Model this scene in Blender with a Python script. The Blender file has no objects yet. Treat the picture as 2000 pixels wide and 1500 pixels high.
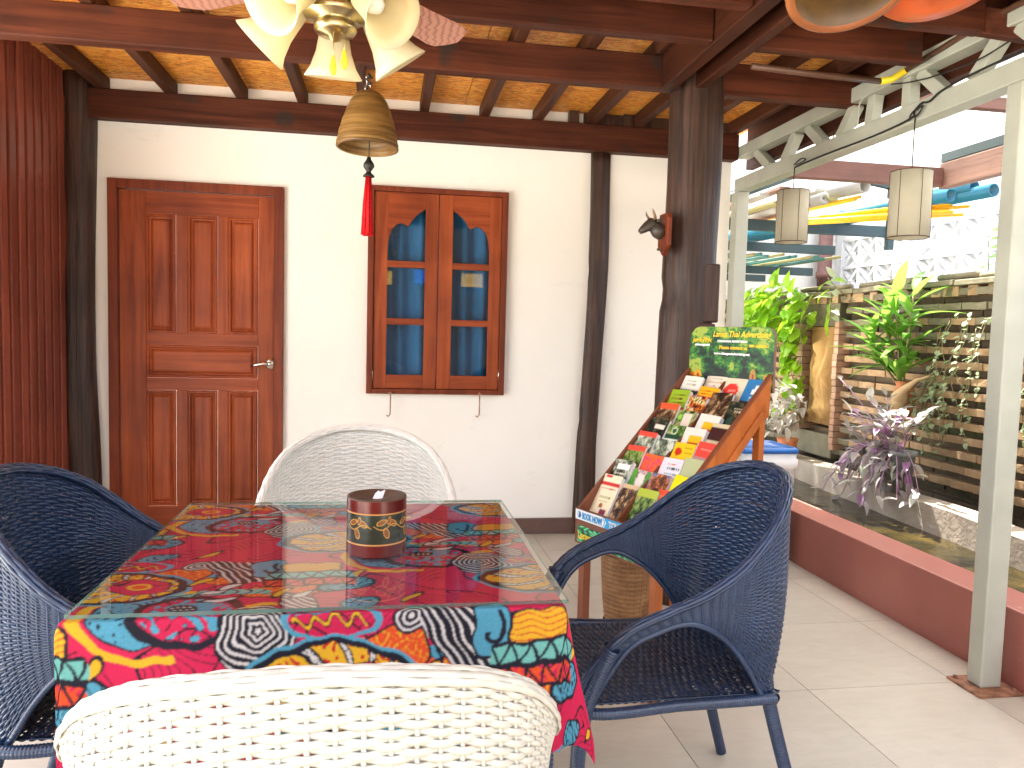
import bpy, bmesh, math, random
import numpy as np
from mathutils import Vector, Matrix
rnd = random.Random(7)
S = bpy.context.scene
COL = S.collection
PI = math.pi

# ------------------------------------------------------------------ camera
def make_camera():
    yaw, pitch, roll = .164418, -.0672938, .02655
    f = Vector((math.sin(yaw)*math.cos(pitch), math.cos(yaw)*math.cos(pitch), math.sin(pitch)))
    r = Vector((math.cos(yaw), -math.sin(yaw), 0)); u = r.cross(f)
    r2 = math.cos(roll)*r + math.sin(roll)*u; u2 = r2.cross(f)
    M = Matrix((( r2.x, u2.x, -f.x, 0), (r2.y, u2.y, -f.y, 0), (r2.z, u2.z, -f.z, 1.26), (0, 0, 0, 1)))
    cd = bpy.data.cameras.new('camera'); cd.sensor_width = 36; cd.lens = 1491.3/2000*36
    cd.clip_start = .02; cd.clip_end = 500
    c = bpy.data.objects.new('camera', cd); c.matrix_world = M; COL.objects.link(c); S.camera = c
make_camera()

# ------------------------------------------------------------------ world, sun, exposure
SUN = Vector((-.07, .36, .93)).normalized()
w = bpy.data.worlds.new('World'); S.world = w; w.use_nodes = True
nt = w.node_tree; bg = nt.nodes['Background']
sky = nt.nodes.new('ShaderNodeTexSky'); sky.sky_type = 'NISHITA'; sky.sun_disc = False
sky.sun_elevation = math.asin(SUN.z); sky.sun_rotation = math.atan2(SUN.x, SUN.y)
sky.air_density = 1.0; sky.dust_density = 2.5; sky.ozone_density = 1.0
hs = nt.nodes.new('ShaderNodeHueSaturation'); hs.inputs['Saturation'].default_value = .32; nt.links.new(sky.outputs[0], hs.inputs['Color'])   # hazy, nearly white tropical sky
nt.links.new(hs.outputs[0], bg.inputs[0]); bg.inputs[1].default_value = .15
sl = bpy.data.lights.new('sun', 'SUN'); sl.energy = 4.6; sl.angle = math.radians(.6); sl.color = (1, .95, .87)
so = bpy.data.objects.new('sun', sl); COL.objects.link(so); so.rotation_euler = SUN.to_track_quat('Z', 'Y').to_euler(); so.location = (0, -5, 12)
S.view_settings.view_transform = 'Standard'; S.view_settings.look = 'None'
S.view_settings.exposure = 2.95; S.view_settings.gamma = 1; S.view_settings.use_curve_mapping = False
S.render.engine = 'CYCLES'
S.cycles.max_bounces = 9; S.cycles.diffuse_bounces = 5; S.cycles.transparent_max_bounces = 24; S.cycles.glossy_bounces = 4
S.cycles.caustics_reflective = False; S.cycles.caustics_refractive = False

# ------------------------------------------------------------------ material helpers
class NG:
    def __init__(s, name):
        s.m = bpy.data.materials.new(name); s.m.use_nodes = True; s.t = s.m.node_tree; s.b = s.t.nodes['Principled BSDF']
    def n(s, typ, **kw):
        d = s.t.nodes.new(typ)
        for k, v in kw.items():
            if k in d.inputs.keys() if isinstance(k, str) else False: pass
            setattr(d, k, v)
        return d
    def l(s, a, b): s.t.links.new(a, b)
    def coord(s, scale=(1, 1, 1), rot=(0, 0, 0), kind='Object'):
        c = s.n('ShaderNodeTexCoord'); m = s.n('ShaderNodeMapping'); m.inputs['Scale'].default_value = scale; m.inputs['Rotation'].default_value = rot
        s.l(c.outputs[kind], m.inputs[0]); return m.outputs[0]
    def noise(s, vec, scale=5, detail=5, rough=.55, dist=0):
        d = s.n('ShaderNodeTexNoise'); d.inputs['Scale'].default_value = scale; d.inputs['Detail'].default_value = detail
        d.inputs['Roughness'].default_value = rough; d.inputs['Distortion'].default_value = dist; s.l(vec, d.inputs['Vector']); return d.outputs['Fac']
    def ramp(s, fac, stops):
        r = s.n('ShaderNodeValToRGB'); e = r.color_ramp.elements
        while len(e) < len(stops): e.new(.5)
        for i, (p, c) in enumerate(stops): e[i].position = p; e[i].color = (*c, 1) if len(c) == 3 else c
        s.l(fac, r.inputs[0]); return r.outputs[0]
    def mix(s, f, a, b, mode='MIX'):
        m = s.n('ShaderNodeMix', data_type='RGBA', blend_type=mode)
        for sock, v in ((m.inputs[0], f), (m.inputs[6], a), (m.inputs[7], b)):
            if isinstance(v, (int, float)): sock.default_value = v
            elif isinstance(v, tuple): sock.default_value = (*v, 1)
            else: s.l(v, sock)
        return m.outputs[2]
    def math(s, op, a, b=0.):
        m = s.n('ShaderNodeMath', operation=op)
        for i, v in enumerate((a, b)):
            if isinstance(v, (int, float)): m.inputs[i].default_value = v
            else: s.l(v, m.inputs[i])
        return m.outputs[0]
    def bump(s, h, strength=.3, dist=.01):
        b = s.n('ShaderNodeBump'); b.inputs['Strength'].default_value = strength; b.inputs['Distance'].default_value = dist
        s.l(h, b.inputs['Height']); s.l(b.outputs[0], s.b.inputs['Normal'])
    def vary(s, col, amt=.15):
        o = s.n('ShaderNodeObjectInfo'); h = s.n('ShaderNodeHueSaturation')
        v = s.math('ADD', s.math('MULTIPLY', o.outputs['Random'], amt*2), 1-amt)
        s.l(v, h.inputs['Value']); s.l(col, h.inputs['Color']); return h.outputs[0]
    def fin(s, col, rough=.5, spec=.5, **kw):
        if isinstance(col, tuple): s.b.inputs['Base Color'].default_value = (*col, 1)
        else: s.l(col, s.b.inputs['Base Color'])
        if isinstance(rough, (int, float)): s.b.inputs['Roughness'].default_value = rough
        else: s.l(rough, s.b.inputs['Roughness'])
        s.b.inputs['Specular IOR Level'].default_value = spec
        for k, v in kw.items(): s.b.inputs[k].default_value = v
        return s.m

def wood(name, dark, light, axis='Z', rough=.45, grain=30, along=1.3, var=.12, bump=.25, knots=False, spec=.5):
    g = NG(name); sc = [grain]*3; sc['XYZ'.index(axis)] = along
    v = g.coord(tuple(sc)); n1 = g.noise(v, 1, 6, .6, .8)
    sc2 = [grain*4]*3; sc2['XYZ'.index(axis)] = along*2; n2 = g.noise(g.coord(tuple(sc2)), 1, 3)
    n3 = g.noise(g.coord((1.5, 1.5, 1.5)), 2, 3)
    c = g.ramp(n1, [(.28, dark), (.5, tuple((a+b)/2 for a, b in zip(dark, light))), (.72, light)])
    c = g.mix(g.math('MULTIPLY', n2, .35), c, dark)
    c = g.mix(g.ramp(n3, [(.35, (0, 0, 0)), (.75, (.55, .55, .55))]), c, tuple(x*.5 for x in dark))
    if knots:
        n4 = g.noise(g.coord((3, 3, 3)), 1.3, 2); c = g.mix(g.ramp(n4, [(.62, (0, 0, 0)), (.7, (.75, .75, .75))]), c, (.022, .02, .017))
    g.bump(g.math('ADD', n1, g.math('MULTIPLY', n2, .5)), bump, .004)
    return g.fin(g.vary(c, var), rough, spec)

def plain(name, col, rough=.5, spec=.5, noise_amt=.15, nscale=8, bump=0, var=0, metallic=0, **kw):
    g = NG(name); n = g.noise(g.coord(), nscale, 5)
    c = g.ramp(n, [(.3, tuple(x*(1-noise_amt) for x in col)), (.7, tuple(min(1, x*(1+noise_amt)) for x in col))])
    if var: c = g.vary(c, var)
    if bump: g.bump(g.noise(g.coord(), nscale*8, 4), bump, .003)
    g.b.inputs['Metallic'].default_value = metallic
    return g.fin(c, rough, spec, **kw)

def vcol(name, rough=.6, spec=.4, sheen=0, bumpscale=0, fine=0):
    g = NG(name); a = g.n('ShaderNodeVertexColor'); a.layer_name = 'Col'; c = a.outputs[0]
    if fine: c = g.mix(g.math('MULTIPLY', g.noise(g.coord(), fine, 2), .35), c, (.02, .01, .02))
    if bumpscale: g.bump(g.noise(g.coord(), bumpscale, 2), .25, .001)
    return g.fin(c, rough, spec)

def leafmat(name, c1, c2, trans=.4, rough=.4):
    g = NG(name); n = g.noise(g.coord(kind='Generated'), 4, 2); o = g.n('ShaderNodeObjectInfo')
    c = g.mix(o.outputs['Random'], c1, c2); c = g.mix(g.math('MULTIPLY', n, .4), c, tuple(x*.6 for x in c1))
    g.fin(c, rough, .5)
    t = g.n('ShaderNodeBsdfTranslucent'); g.l(g.mix(.5, c, c2), t.inputs[0]); ms = g.n('ShaderNodeMixShader'); ms.inputs[0].default_value = trans
    g.l(g.b.outputs[0], ms.inputs[1]); g.l(t.outputs[0], ms.inputs[2]); g.l(ms.outputs[0], g.t.nodes['Material Output'].inputs[0]); return g.m

def glassy(name, ior=1.6, tint=(1, 1, 1), rough=0.0, diffuse=0, dcol=(1, 1, 1)):
    g = NG(name); fr = g.n('ShaderNodeFresnel'); ge = g.n('ShaderNodeNewGeometry'); mr = g.n('ShaderNodeMapRange'); mr.inputs['To Min'].default_value = ior; mr.inputs['To Max'].default_value = 1/ior
    g.l(ge.outputs['Backfacing'], mr.inputs['Value']); g.l(mr.outputs[0], fr.inputs[0])
    tr = g.n('ShaderNodeBsdfTransparent'); tr.inputs[0].default_value = (*tint, 1)
    gl = g.n('ShaderNodeBsdfGlossy'); gl.inputs['Roughness'].default_value = rough; ms = g.n('ShaderNodeMixShader')
    base = tr.outputs[0]
    if diffuse:
        dd = g.n('ShaderNodeBsdfDiffuse'); dd.inputs[0].default_value = (*dcol, 1); td = g.n('ShaderNodeBsdfTranslucent'); td.inputs[0].default_value = (*dcol, 1)
        nz = g.noise(g.coord((1, 6, 1)), 1.2, 4)
        m0 = g.n('ShaderNodeMixShader'); m0.inputs[0].default_value = .6; g.l(dd.outputs[0], m0.inputs[1]); g.l(td.outputs[0], m0.inputs[2])
        m1 = g.n('ShaderNodeMixShader'); g.l(g.ramp(nz, [(.3, (diffuse*.5,)*3), (.7, (min(1, diffuse*1.4),)*3)]), m1.inputs[0]); g.l(tr.outputs[0], m1.inputs[1]); g.l(m0.outputs[0], m1.inputs[2]); base = m1.outputs[0]
    g.l(fr.outputs[0], ms.inputs[0]); g.l(base, ms.inputs[1]); g.l(gl.outputs[0], ms.inputs[2])
    g.l(ms.outputs[0], g.t.nodes['Material Output'].inputs[0]); return g.m

# ------------------------------------------------------------------ materials
M = {}
M['beam'] = wood('beam_wood', (.038, .009, .004), (.155, .042, .018), 'X', .6, 26, 1.2, .12, knots=True, spec=.18)
M['beamY'] = wood('beam_wood_lengthwise', (.030, .008, .004), (.11, .030, .012), 'Y', .6, 26, 1.2, spec=.18)
M['rafter'] = wood('rafter_wood', (.045, .014, .007), (.13, .048, .024), 'Y', .6, 26, 1.2, spec=.2)
M['log'] = wood('old_log_wood', (.012, .005, .003), (.12, .058, .036), 'Z', .45, 42, 1.8, .1, 1.0, spec=.4)
M['door'] = wood('door_wood', (.19, .030, .008), (.50, .115, .030), 'Z', .45, 20, 1.1, .10, .12, spec=.25)
M['doorX'] = wood('door_rail_wood', (.19, .030, .008), (.47, .105, .028), 'X', .45, 20, 1.1, .10, .12, spec=.25)
M['frame'] = wood('frame_wood', (.12, .022, .008), (.29, .060, .020), 'Z', .5, 24, 1.2, .10, .15, spec=.25)
M['slat'] = wood('slat_wood', (.21, .048, .028), (.40, .11, .065), 'Z', .4, 18, .8, .15, .12, spec=.3)
M['rackwood'] = wood('rack_wood', (.36, .085, .018), (.62, .19, .035), 'Z', .35, 14, 1.5, .1, .15)
M['rackdark'] = wood('rack_edge_wood', (.16, .045, .02), (.26, .08, .035), 'Z', .4, 20, 1.5)
M['plank'] = wood('weathered_plank', (.14, .07, .05), (.30, .17, .12), 'Y', .7, 20, 1.2, .1, .5)
M['plankX'] = wood('brown_crossbeam', (.13, .055, .045), (.24, .11, .09), 'X', .6, 20, 1.2, .1, .4)
def mk_osb():
    g = NG('osb_board'); v = g.coord((7, 16, 7)); vo = g.n('ShaderNodeTexVoronoi'); vo.inputs['Scale'].default_value = 5
    nz = g.n('ShaderNodeTexNoise'); nz.inputs['Scale'].default_value = 2.5; nz.inputs['Detail'].default_value = 4; g.l(v, nz.inputs[0])
    vv = g.mix(.45, v, nz.outputs['Color'], 'LINEAR_LIGHT'); g.l(vv, vo.inputs['Vector'])
    sep = g.n('ShaderNodeSeparateColor'); g.l(vo.outputs['Color'], sep.inputs[0])
    c = g.ramp(sep.outputs[0], [(0, (.58, .17, .014)), (.4, (.82, .31, .035)), (.8, (.90, .48, .09)), (1, (.42, .11, .010))])
    n = g.noise(g.coord((9, 60, 9)), 1, 5, .7, 1.5); c = g.mix(g.ramp(n, [(.52, (0, 0, 0)), (.72, (.8, .8, .8))]), c, (.17, .045, .01))
    g.bump(n, .4, .003); return g.fin(g.vary(c, .08), .55)
M['osb'] = mk_osb()
def mk_plaster():
    g = NG('cream_plaster'); n = g.noise(g.coord(), 1.2, 5); c = g.ramp(n, [(.3, (.88, .85, .77)), (.7, (.93, .91, .855))])
    s = g.noise(g.coord((1, 1, 1.6)), 3.2, 8, .72, .8); c = g.mix(g.ramp(s, [(.60, (0, 0, 0)), (.80, (.30, .30, .30))]), c, (.50, .44, .36))
    s2 = g.noise(g.coord(), 34, 3, .6); c = g.mix(g.ramp(s2, [(.72, (0, 0, 0)), (.78, (.35, .35, .35))]), c, (.40, .33, .26))
    g.bump(g.math('ADD', g.noise(g.coord(), 14, 5), g.math('MULTIPLY', g.noise(g.coord(), 2.5, 3), 1.5)), .22, .008); return g.fin(c, .75, .3)
M['plaster'] = mk_plaster()
def mk_tile():
    g = NG('floor_tile'); n = g.noise(g.coord(), 2.2, 6, .6, .4); c = g.ramp(n, [(.3, (.46, .415, .34)), (.7, (.55, .505, .425))])
    s = g.noise(g.coord((1, 3, 1)), 6, 6, .7, 1.2); c = g.mix(g.ramp(s, [(.40, (0, 0, 0)), (.85, (.28, .28, .28))]), c, (.26, .20, .15))
    s3 = g.noise(g.coord(), 40, 3, .6); c = g.mix(g.ramp(s3, [(.70, (0, 0, 0)), (.76, (.4, .4, .4))]), c, (.20, .15, .11))
    return g.fin(g.vary(c, .07), g.ramp(n, [(.3, (.30,)*3), (.7, (.42,)*3)]), .5)
M['tile'] = mk_tile()
M['grout'] = plain('grout', (.38, .34, .28), .8)
M['skirt'] = plain('skirting_brown', (.13, .075, .06), .5)
M['steel'] = plain('painted_steel', (.43, .445, .375), .42, .5, .10, 5, .1)
M['rust'] = plain('rusty_plate', (.30, .14, .08), .6, .4, .5, 25)
def mk_red():
    g = NG('red_oxide_paint'); n = g.noise(g.coord(), 3, 5); c = g.ramp(n, [(.3, (.31, .098, .076)), (.7, (.38, .13, .10))])
    s = g.noise(g.coord((2, 2, 8)), 5, 5, .7); c = g.mix(g.ramp(s, [(.6, (0, 0, 0)), (.85, (.5, .5, .5))]), c, (.42, .22, .18)); s2 = g.noise(g.coord(), 22, 4, .7); c = g.mix(g.ramp(s2, [(.68, (0, 0, 0)), (.73, (.7, .7, .7))]), c, (.50, .38, .33))
    return g.fin(c, .42, .6)
M['red'] = mk_red()
def mk_conc(name, a, b, moss=.0):
    g = NG(name); n = g.noise(g.coord(), 3, 8, .65); c = g.ramp(n, [(.3, a), (.7, b)])
    if moss:
        s = g.noise(g.coord(), 2.3, 6); c = g.mix(g.ramp(s, [(.5, (0, 0, 0)), (.68, (moss,)*3)]), c, (.035, .075, .012))
    g.bump(g.noise(g.coord(), 30, 6), .5, .008); return g.fin(g.vary(c, .18), .85, .3)
M['conc'] = mk_conc('concrete', (.20, .16, .12), (.34, .29, .23), .25)
M['stucco'] = mk_conc('grey_stucco', (.60, .58, .53), (.76, .74, .69), .0)
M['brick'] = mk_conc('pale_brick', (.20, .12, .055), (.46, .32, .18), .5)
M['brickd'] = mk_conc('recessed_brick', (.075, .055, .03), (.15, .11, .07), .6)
M['brickp'] = mk_conc('pink_brick', (.34, .19, .12), (.46, .30, .21), .4)
M['mossy'] = mk_conc('mossy_coping', (.10, .09, .05), (.25, .22, .15), .9)
M['sand'] = mk_conc('sandstone', (.40, .26, .13), (.56, .40, .22), .0)
M['white'] = plain('white_paint', (.80, .80, .79), .5, .4, .05)
M['earth'] = mk_conc('earth', (.10, .08, .05), (.18, .14, .09), .6)
M['pave'] = mk_conc('pale_paving', (.50, .47, .42), (.60, .57, .51))
def mk_water():
    g = NG('pond_water'); n = g.noise(g.coord((1, 1, 1)), 3.5, 5, .6, .8); c = g.ramp(n, [(.4, (.008, .008, .004)), (.65, (.035, .024, .006)), (.8, (.09, .055, .012))])
    g.bump(g.noise(g.coord(), 9, 3), .35, .02); return g.fin(c, .10, .3)
M['water'] = mk_water()
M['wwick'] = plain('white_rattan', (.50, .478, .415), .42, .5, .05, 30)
M['wwick2'] = plain('shade_lifted_white_rattan', (.72, .70, .64), .42, .5, .05, 30)  # same white rattan, colour lightened to offset the shade on the far chair
M['bwick'] = plain('blue_rattan', (.016, .034, .080), .28, .6, .2, 20)
M['foot'] = plain('rubber_foot', (.02, .02, .02), .7)
M['cloth'] = vcol('printed_cotton', .75, .2, fine=220, bumpscale=500)
M['print'] = vcol('printed_paper', .35, .4)
M['signp'] = vcol('printed_sign', .4, .4, fine=60)
M['lacq'] = vcol('painted_lacquer', .25, .5)
M['glass'] = glassy('table_glass_top', 2.35, (.96, .99, .98))
M['glassb'] = glassy('table_glass_under', 1.01, (1, 1, 1))
M['glasse'] = glassy('table_glass_edge', 1.5, (.45, .75, .66), 0, .35, (.25, .45, .38))
M['pane'] = glassy('window_glass', 1.42, (.92, .95, .97))
M['poly'] = glassy('translucent_roofing', 1.2, (.93, .95, .96), .3, .36, (.72, .62, .48))
M['curtain'] = plain('blue_curtain', (.03, .15, .30), .9, .1, .2, 4)
M['brass'] = plain('antique_brass', (.50, .40, .20), .28, .5, .2, 20, metallic=1)
M['chrome'] = plain('brushed_steel', (.75, .70, .62), .25, .5, .05, metallic=1)
def mk_shade():
    g = NG('frosted_glass_shade'); n = g.noise(g.coord(), 4, 3); c = g.ramp(n, [(.35, (.80, .70, .42)), (.65, (.85, .80, .62))])
    g.fin(c, .35, .5); t = g.n('ShaderNodeBsdfTranslucent'); g.l(c, t.inputs[0]); ms = g.n('ShaderNodeMixShader'); ms.inputs[0].default_value = .5
    g.l(g.b.outputs[0], ms.inputs[1]); g.l(t.outputs[0], ms.inputs[2]); g.l(ms.outputs[0], g.t.nodes['Material Output'].inputs[0]); return g.m
M['shade'] = mk_shade()
def mk_blade():
    g = NG('fan_blade_wood'); v = g.coord((3, 9, 9)); wv = g.n('ShaderNodeTexWave'); wv.inputs['Scale'].default_value = 5; wv.inputs['Distortion'].default_value = 5; wv.inputs['Detail'].default_value = 3
    g.l(v, wv.inputs[0]); c = g.ramp(wv.outputs['Fac'], [(.0, (.26, .10, .07)), (.14, (.42, .19, .13)), (1, (.50, .25, .18))]); return g.fin(c, .4)
M['blade'] = mk_blade()
M['yellow'] = plain('yellow_plastic', (.85, .66, .02), .4)
M['black'] = plain('black_iron', (.015, .014, .012), .55)
M['cord'] = plain('black_cord', (.012, .012, .012), .6)
M['tassel'] = plain('red_tassel', (.55, .004, .008), .7, .3, .25, 60)
def mk_bell():
    g = NG('coiled_bamboo'); n = g.noise(g.coord((3, 3, 60)), 1, 4, .6, .6); c = g.ramp(n, [(.3, (.05, .024, .007)), (.5, (.20, .105, .028)), (.7, (.34, .20, .06))]); g.bump(n, .5, .004); return g.fin(c, .4)
M['bell'] = mk_bell()
M['fabric'] = leafmat('lantern_fabric', (.70, .66, .52), (.76, .72, .58), .45, .8)
M['basket'] = wood('split_bamboo', (.17, .075, .025), (.38, .20, .08), 'X', .6, 18, 4, .1, .5)
M['darkbr'] = plain('dark_brown', (.07, .035, .02), .6)
M['bluelid'] = plain('blue_plastic', (.02, .16, .55), .3)
M['bucket'] = plain('white_plastic', (.78, .79, .78), .4, .5, .03)
M['terra'] = plain('terracotta', (.42, .15, .06), .8, .3, .25, 12, .3)
M['greypot'] = plain('grey_pot', (.20, .21, .20), .5, .4, .2, 10)
M['pvcb'] = plain('blue_pvc', (.012, .15, .24), .35)
M['pvcy'] = plain('yellow_pvc', (.80, .42, .01), .35, var=.15)
M['pvcg'] = plain('grey_pvc', (.30, .29, .26), .5)
M['teal'] = plain('teal_pipe', (.02, .13, .12), .4, var=.2)
M['iron'] = plain('dark_green_iron', (.015, .035, .035), .5)
M['tarp'] = plain('blue_grey_tarpaulin', (.22, .30, .46), .5, .4, .1, 3)
M['leafv'] = leafmat('vine_leaf', (.16, .42, .01), (.38, .58, .04), .5)
M['leafd'] = leafmat('dracaena_leaf', (.07, .26, .02), (.26, .46, .07), .4)
M['leafs'] = leafmat('small_leaf', (.24, .34, .15), (.46, .52, .32), .35)
M['leafp'] = leafmat('purple_leaf', (.30, .34, .24), (.50, .42, .44), .3)
M['leafp2'] = leafmat('pink_leaf', (.42, .16, .38), (.60, .38, .58), .3)
M['leafw'] = leafmat('variegated_leaf', (.34, .30, .24), (.62, .60, .54), .3)
M['stem'] = plain('stem', (.22, .20, .08), .6)
M['horn'] = plain('horn', (.24, .15, .08), .5)
M['bull'] = plain('cast_bull', (.05, .038, .028), .45, .5, .3, 40)
M['bowl'] = wood('turned_wood_bowl', (.20, .06, .02), (.45, .16, .05), 'X', .4, 12, 4, .1, .3)
M['olive'] = plain('bowl_inside', (.085, .042, .008), .4, .5, .4, 8)
M['orange'] = plain('orange_lacquer', (.62, .11, .025), .3, .5, .12, 6)
M['letyel'] = plain('yellow_print', (.80, .55, .02), .5)
M['letwhite'] = plain('white_print', (.8, .8, .78), .5)
M['letblue'] = plain('blue_print', (.02, .28, .60), .5)
M['green_print'] = vcol('green_print', .4)
M['conduit'] = plain('painted_conduit', (.10, .045, .025), .45)
M['room'] = plain('dark_room', (.05, .06, .08), .9)
M['paper'] = plain('tissue_paper', (.85, .80, .82), .9)
M['amber'] = plain('amber_panel', (.72, .40, .01), .5)
M['cobalt'] = plain('cobalt_panel', (.03, .12, .62), .5)
M['tin'] = plain('opposite_wall', (.035, .022, .015), .7)

# ------------------------------------------------------------------ mesh helpers
class MB:
    def __init__(s): s.v = []; s.f = []; s.mi = []; s.cur = 0
    def add(s, vs, fs):
        o = len(s.v); s.v += [tuple(p) for p in vs]; s.f += [tuple(i+o for i in f) for f in fs]; s.mi += [s.cur]*len(fs); return s
    def box(s, x0, x1, y0, y1, z0, z1):
        return s.add([(x0, y0, z0), (x1, y0, z0), (x1, y1, z0), (x0, y1, z0), (x0, y0, z1), (x1, y0, z1), (x1, y1, z1), (x0, y1, z1)],
            [(3, 2, 1, 0), (4, 5, 6, 7), (0, 1, 5, 4), (1, 2, 6, 5), (2, 3, 7, 6), (3, 0, 4, 7)])
    def hexa(s, bottom, top):
        return s.add(list(bottom)+list(top), [(3, 2, 1, 0), (4, 5, 6, 7), (0, 1, 5, 4), (1, 2, 6, 5), (2, 3, 7, 6), (3, 0, 4, 7)])
    def bar(s, a, b, w, h, up=(0, 0, 1)):
        a, b = Vector(a), Vector(b); d = (b-a).normalized(); u = Vector(up); r = d.cross(u)
        if r.length < 1e-4: r = d.cross(Vector((1, 0, 0)))
        r.normalize(); u = r.cross(d); r *= w/2; u *= h/2
        return s.hexa([a-r-u, a+r-u, a+r+u, a-r+u], [b-r-u, b+r-u, b+r+u, b-r+u])
    def tube(s, pts, rad, n=8, caps=True, flat=None):
        pts = [Vector(p) for p in pts]; m = len(pts)
        if isinstance(rad, (int, float)): rad = [rad]*m
        prev = None; vs = []
        for i, p in enumerate(pts):
            t = (pts[min(i+1, m-1)]-pts[max(i-1, 0)]).normalized()
            if prev is None:
                prev = t.cross(Vector((0, 0, 1)) if abs(t.z) < .9 else Vector((1, 0, 0))).normalized()
            nn = (prev-t*prev.dot(t)).normalized(); prev = nn; bb = t.cross(nn)
            for k in range(n):
                a = 2*PI*k/n; vs.append(p+nn*(rad[i]*math.cos(a))+bb*(rad[i]*math.sin(a)*(flat or 1)))
        fs = [(i*n+k, i*n+(k+1) % n, (i+1)*n+(k+1) % n, (i+1)*n+k) for i in range(m-1) for k in range(n)]
        if caps: fs += [tuple(range(n-1, -1, -1)), tuple((m-1)*n+k for k in range(n))]
        return s.add(vs, fs)
    def lathe(s, prof, c=(0, 0, 0), n=24, axis=None, closed=False):
        vs = []; R = (Vector((0, 0, 1)).rotation_difference(Vector(axis)).to_matrix() if axis else Matrix.Identity(3)); c = Vector(c)
        for r, z in prof:
            for k in range(n): vs.append(c+R @ Vector((r*math.cos(2*PI*k/n), r*math.sin(2*PI*k/n), z)))
        m = len(prof); fs = [(i*n+k, i*n+(k+1) % n, (i+1)*n+(k+1) % n, (i+1)*n+k) for i in range(m-1) for k in range(n)]
        if closed: fs += [((m-1)*n+k, (m-1)*n+(k+1) % n, (k+1) % n, k) for k in range(n)]
        return s.add(vs, fs)
    def prism(s, poly, y0, y1, axis='Y', holes=None):
        # poly in two coordinates, extruded along the axis
        def p3(a, b, c): return (a, c, b) if axis == 'Y' else ((c, a, b) if axis == 'X' else (a, b, c))
        n = len(poly); vs = [p3(a, b, y0) for a, b in poly]+[p3(a, b, y1) for a, b in poly]
        fs = [tuple(range(n)), tuple(range(2*n-1, n-1, -1))]+[(i, i+n, (i+1) % n+n, (i+1) % n) for i in range(n)]
        return s.add(vs, fs)
def link(o, parent=None):
    COL.objects.link(o)
    if parent is not None:
        o.parent = parent; o.matrix_parent_inverse = PINV[parent.name]
    return o
PINV = {}
def build(mb, name, mat, parent=None, smooth=False, bevel=0, cols=None, seg=2):
    me = bpy.data.meshes.new(name); me.from_pydata(mb.v, [], mb.f); mats = mat if isinstance(mat, list) else [mat]
    for m in mats: me.materials.append(m if not isinstance(m, str) else M[m])
    if len(mats) > 1: me.polygons.foreach_set('material_index', mb.mi)
    bm = bmesh.new(); bm.from_mesh(me); bmesh.ops.recalc_face_normals(bm, faces=bm.faces); bm.to_mesh(me); bm.free()
    if smooth:
        me.polygons.foreach_set('use_smooth', [True]*len(me.polygons))
    o = bpy.data.objects.new(name, me); link(o, parent); PINV[o.name] = Matrix.Identity(4)
    if bevel:
        b = o.modifiers.new('bevel', 'BEVEL'); b.width = bevel; b.segments = seg; b.limit_method = 'ANGLE'; b.angle_limit = .6
    return o
def root(name, loc, label, cat, group=None, kind=None):
    o = bpy.data.objects.new(name, None); o.location = loc; o.empty_display_size = .05; COL.objects.link(o); tag(o, label, cat, group, kind)
    PINV[o.name] = Matrix.Translation(-Vector(loc)); return o
def tag(o, label=None, cat=None, group=None, kind=None):
    if label: o['label'] = label
    if cat: o['category'] = cat
    if group: o['group'] = group
    if kind: o['kind'] = kind
    return o
def box(name, mat, d, parent=None, bevel=.003):
    return build(MB().box(*d), name, mat, parent, bevel=bevel)
def grid_obj(name, mat, P, C, parent=None, smooth=True):
    h, wd = P.shape[:2]; me = bpy.data.meshes.new(name)
    me.vertices.add(h*wd); me.vertices.foreach_set('co', P.reshape(-1).astype(np.float32))
    i = np.arange((h-1)*(wd-1)); r = i//(wd-1); c = i % (wd-1); a = r*wd+c
    q = np.stack([a, a+1, a+wd+1, a+wd], 1).reshape(-1).astype(np.int32); nf = len(i)
    me.loops.add(nf*4); me.loops.foreach_set('vertex_index', q)
    me.polygons.add(nf); me.polygons.foreach_set('loop_start', np.arange(0, nf*4, 4, dtype=np.int32)); me.polygons.foreach_set('loop_total', np.full(nf, 4, dtype=np.int32))
    me.update(calc_edges=True); me.polygons.foreach_set('use_smooth', np.full(nf, smooth))
    if C is not None:
        ca = me.color_attributes.new('Col', 'FLOAT_COLOR', 'POINT'); cc = np.ones((h*wd, 4), np.float32); cc[:, :3] = C.reshape(-1, 3); ca.data.foreach_set('color', cc.reshape(-1))
    me.materials.append(M[mat]); o = bpy.data.objects.new(name, me); link(o, parent); return o
def text(body, size, mat, matrix, parent, name='lettering', shear=0, bold=0.0, align='LEFT', width=None):
    cu = bpy.data.curves.new(name, 'FONT'); cu.body = body; cu.size = size; cu.shear = shear; cu.offset = bold; cu.align_x = align; cu.extrude = .0006; cu.resolution_u = 3
    t = bpy.data.objects.new(name, cu); COL.objects.link(t); dg = bpy.context.evaluated_depsgraph_get()
    me = bpy.data.meshes.new_from_object(t.evaluated_get(dg)); bpy.data.objects.remove(t)
    if width:
        xs = [v.co.x for v in me.vertices]; k = width/(max(xs)-min(xs)); me.transform(Matrix.Diagonal((k, 1, 1, 1)))
    me.transform(matrix); me.materials.clear(); me.materials.append(M[mat]); o = bpy.data.objects.new(name, me); link(o, parent); return o
def frame(o, x, y, z=None):
    x = Vector(x).normalized(); y = Vector(y).normalized(); z = x.cross(y).normalized(); y = z.cross(x)
    m = Matrix((x, y, z)).transposed().to_4x4(); m.translation = Vector(o); return m

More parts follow.
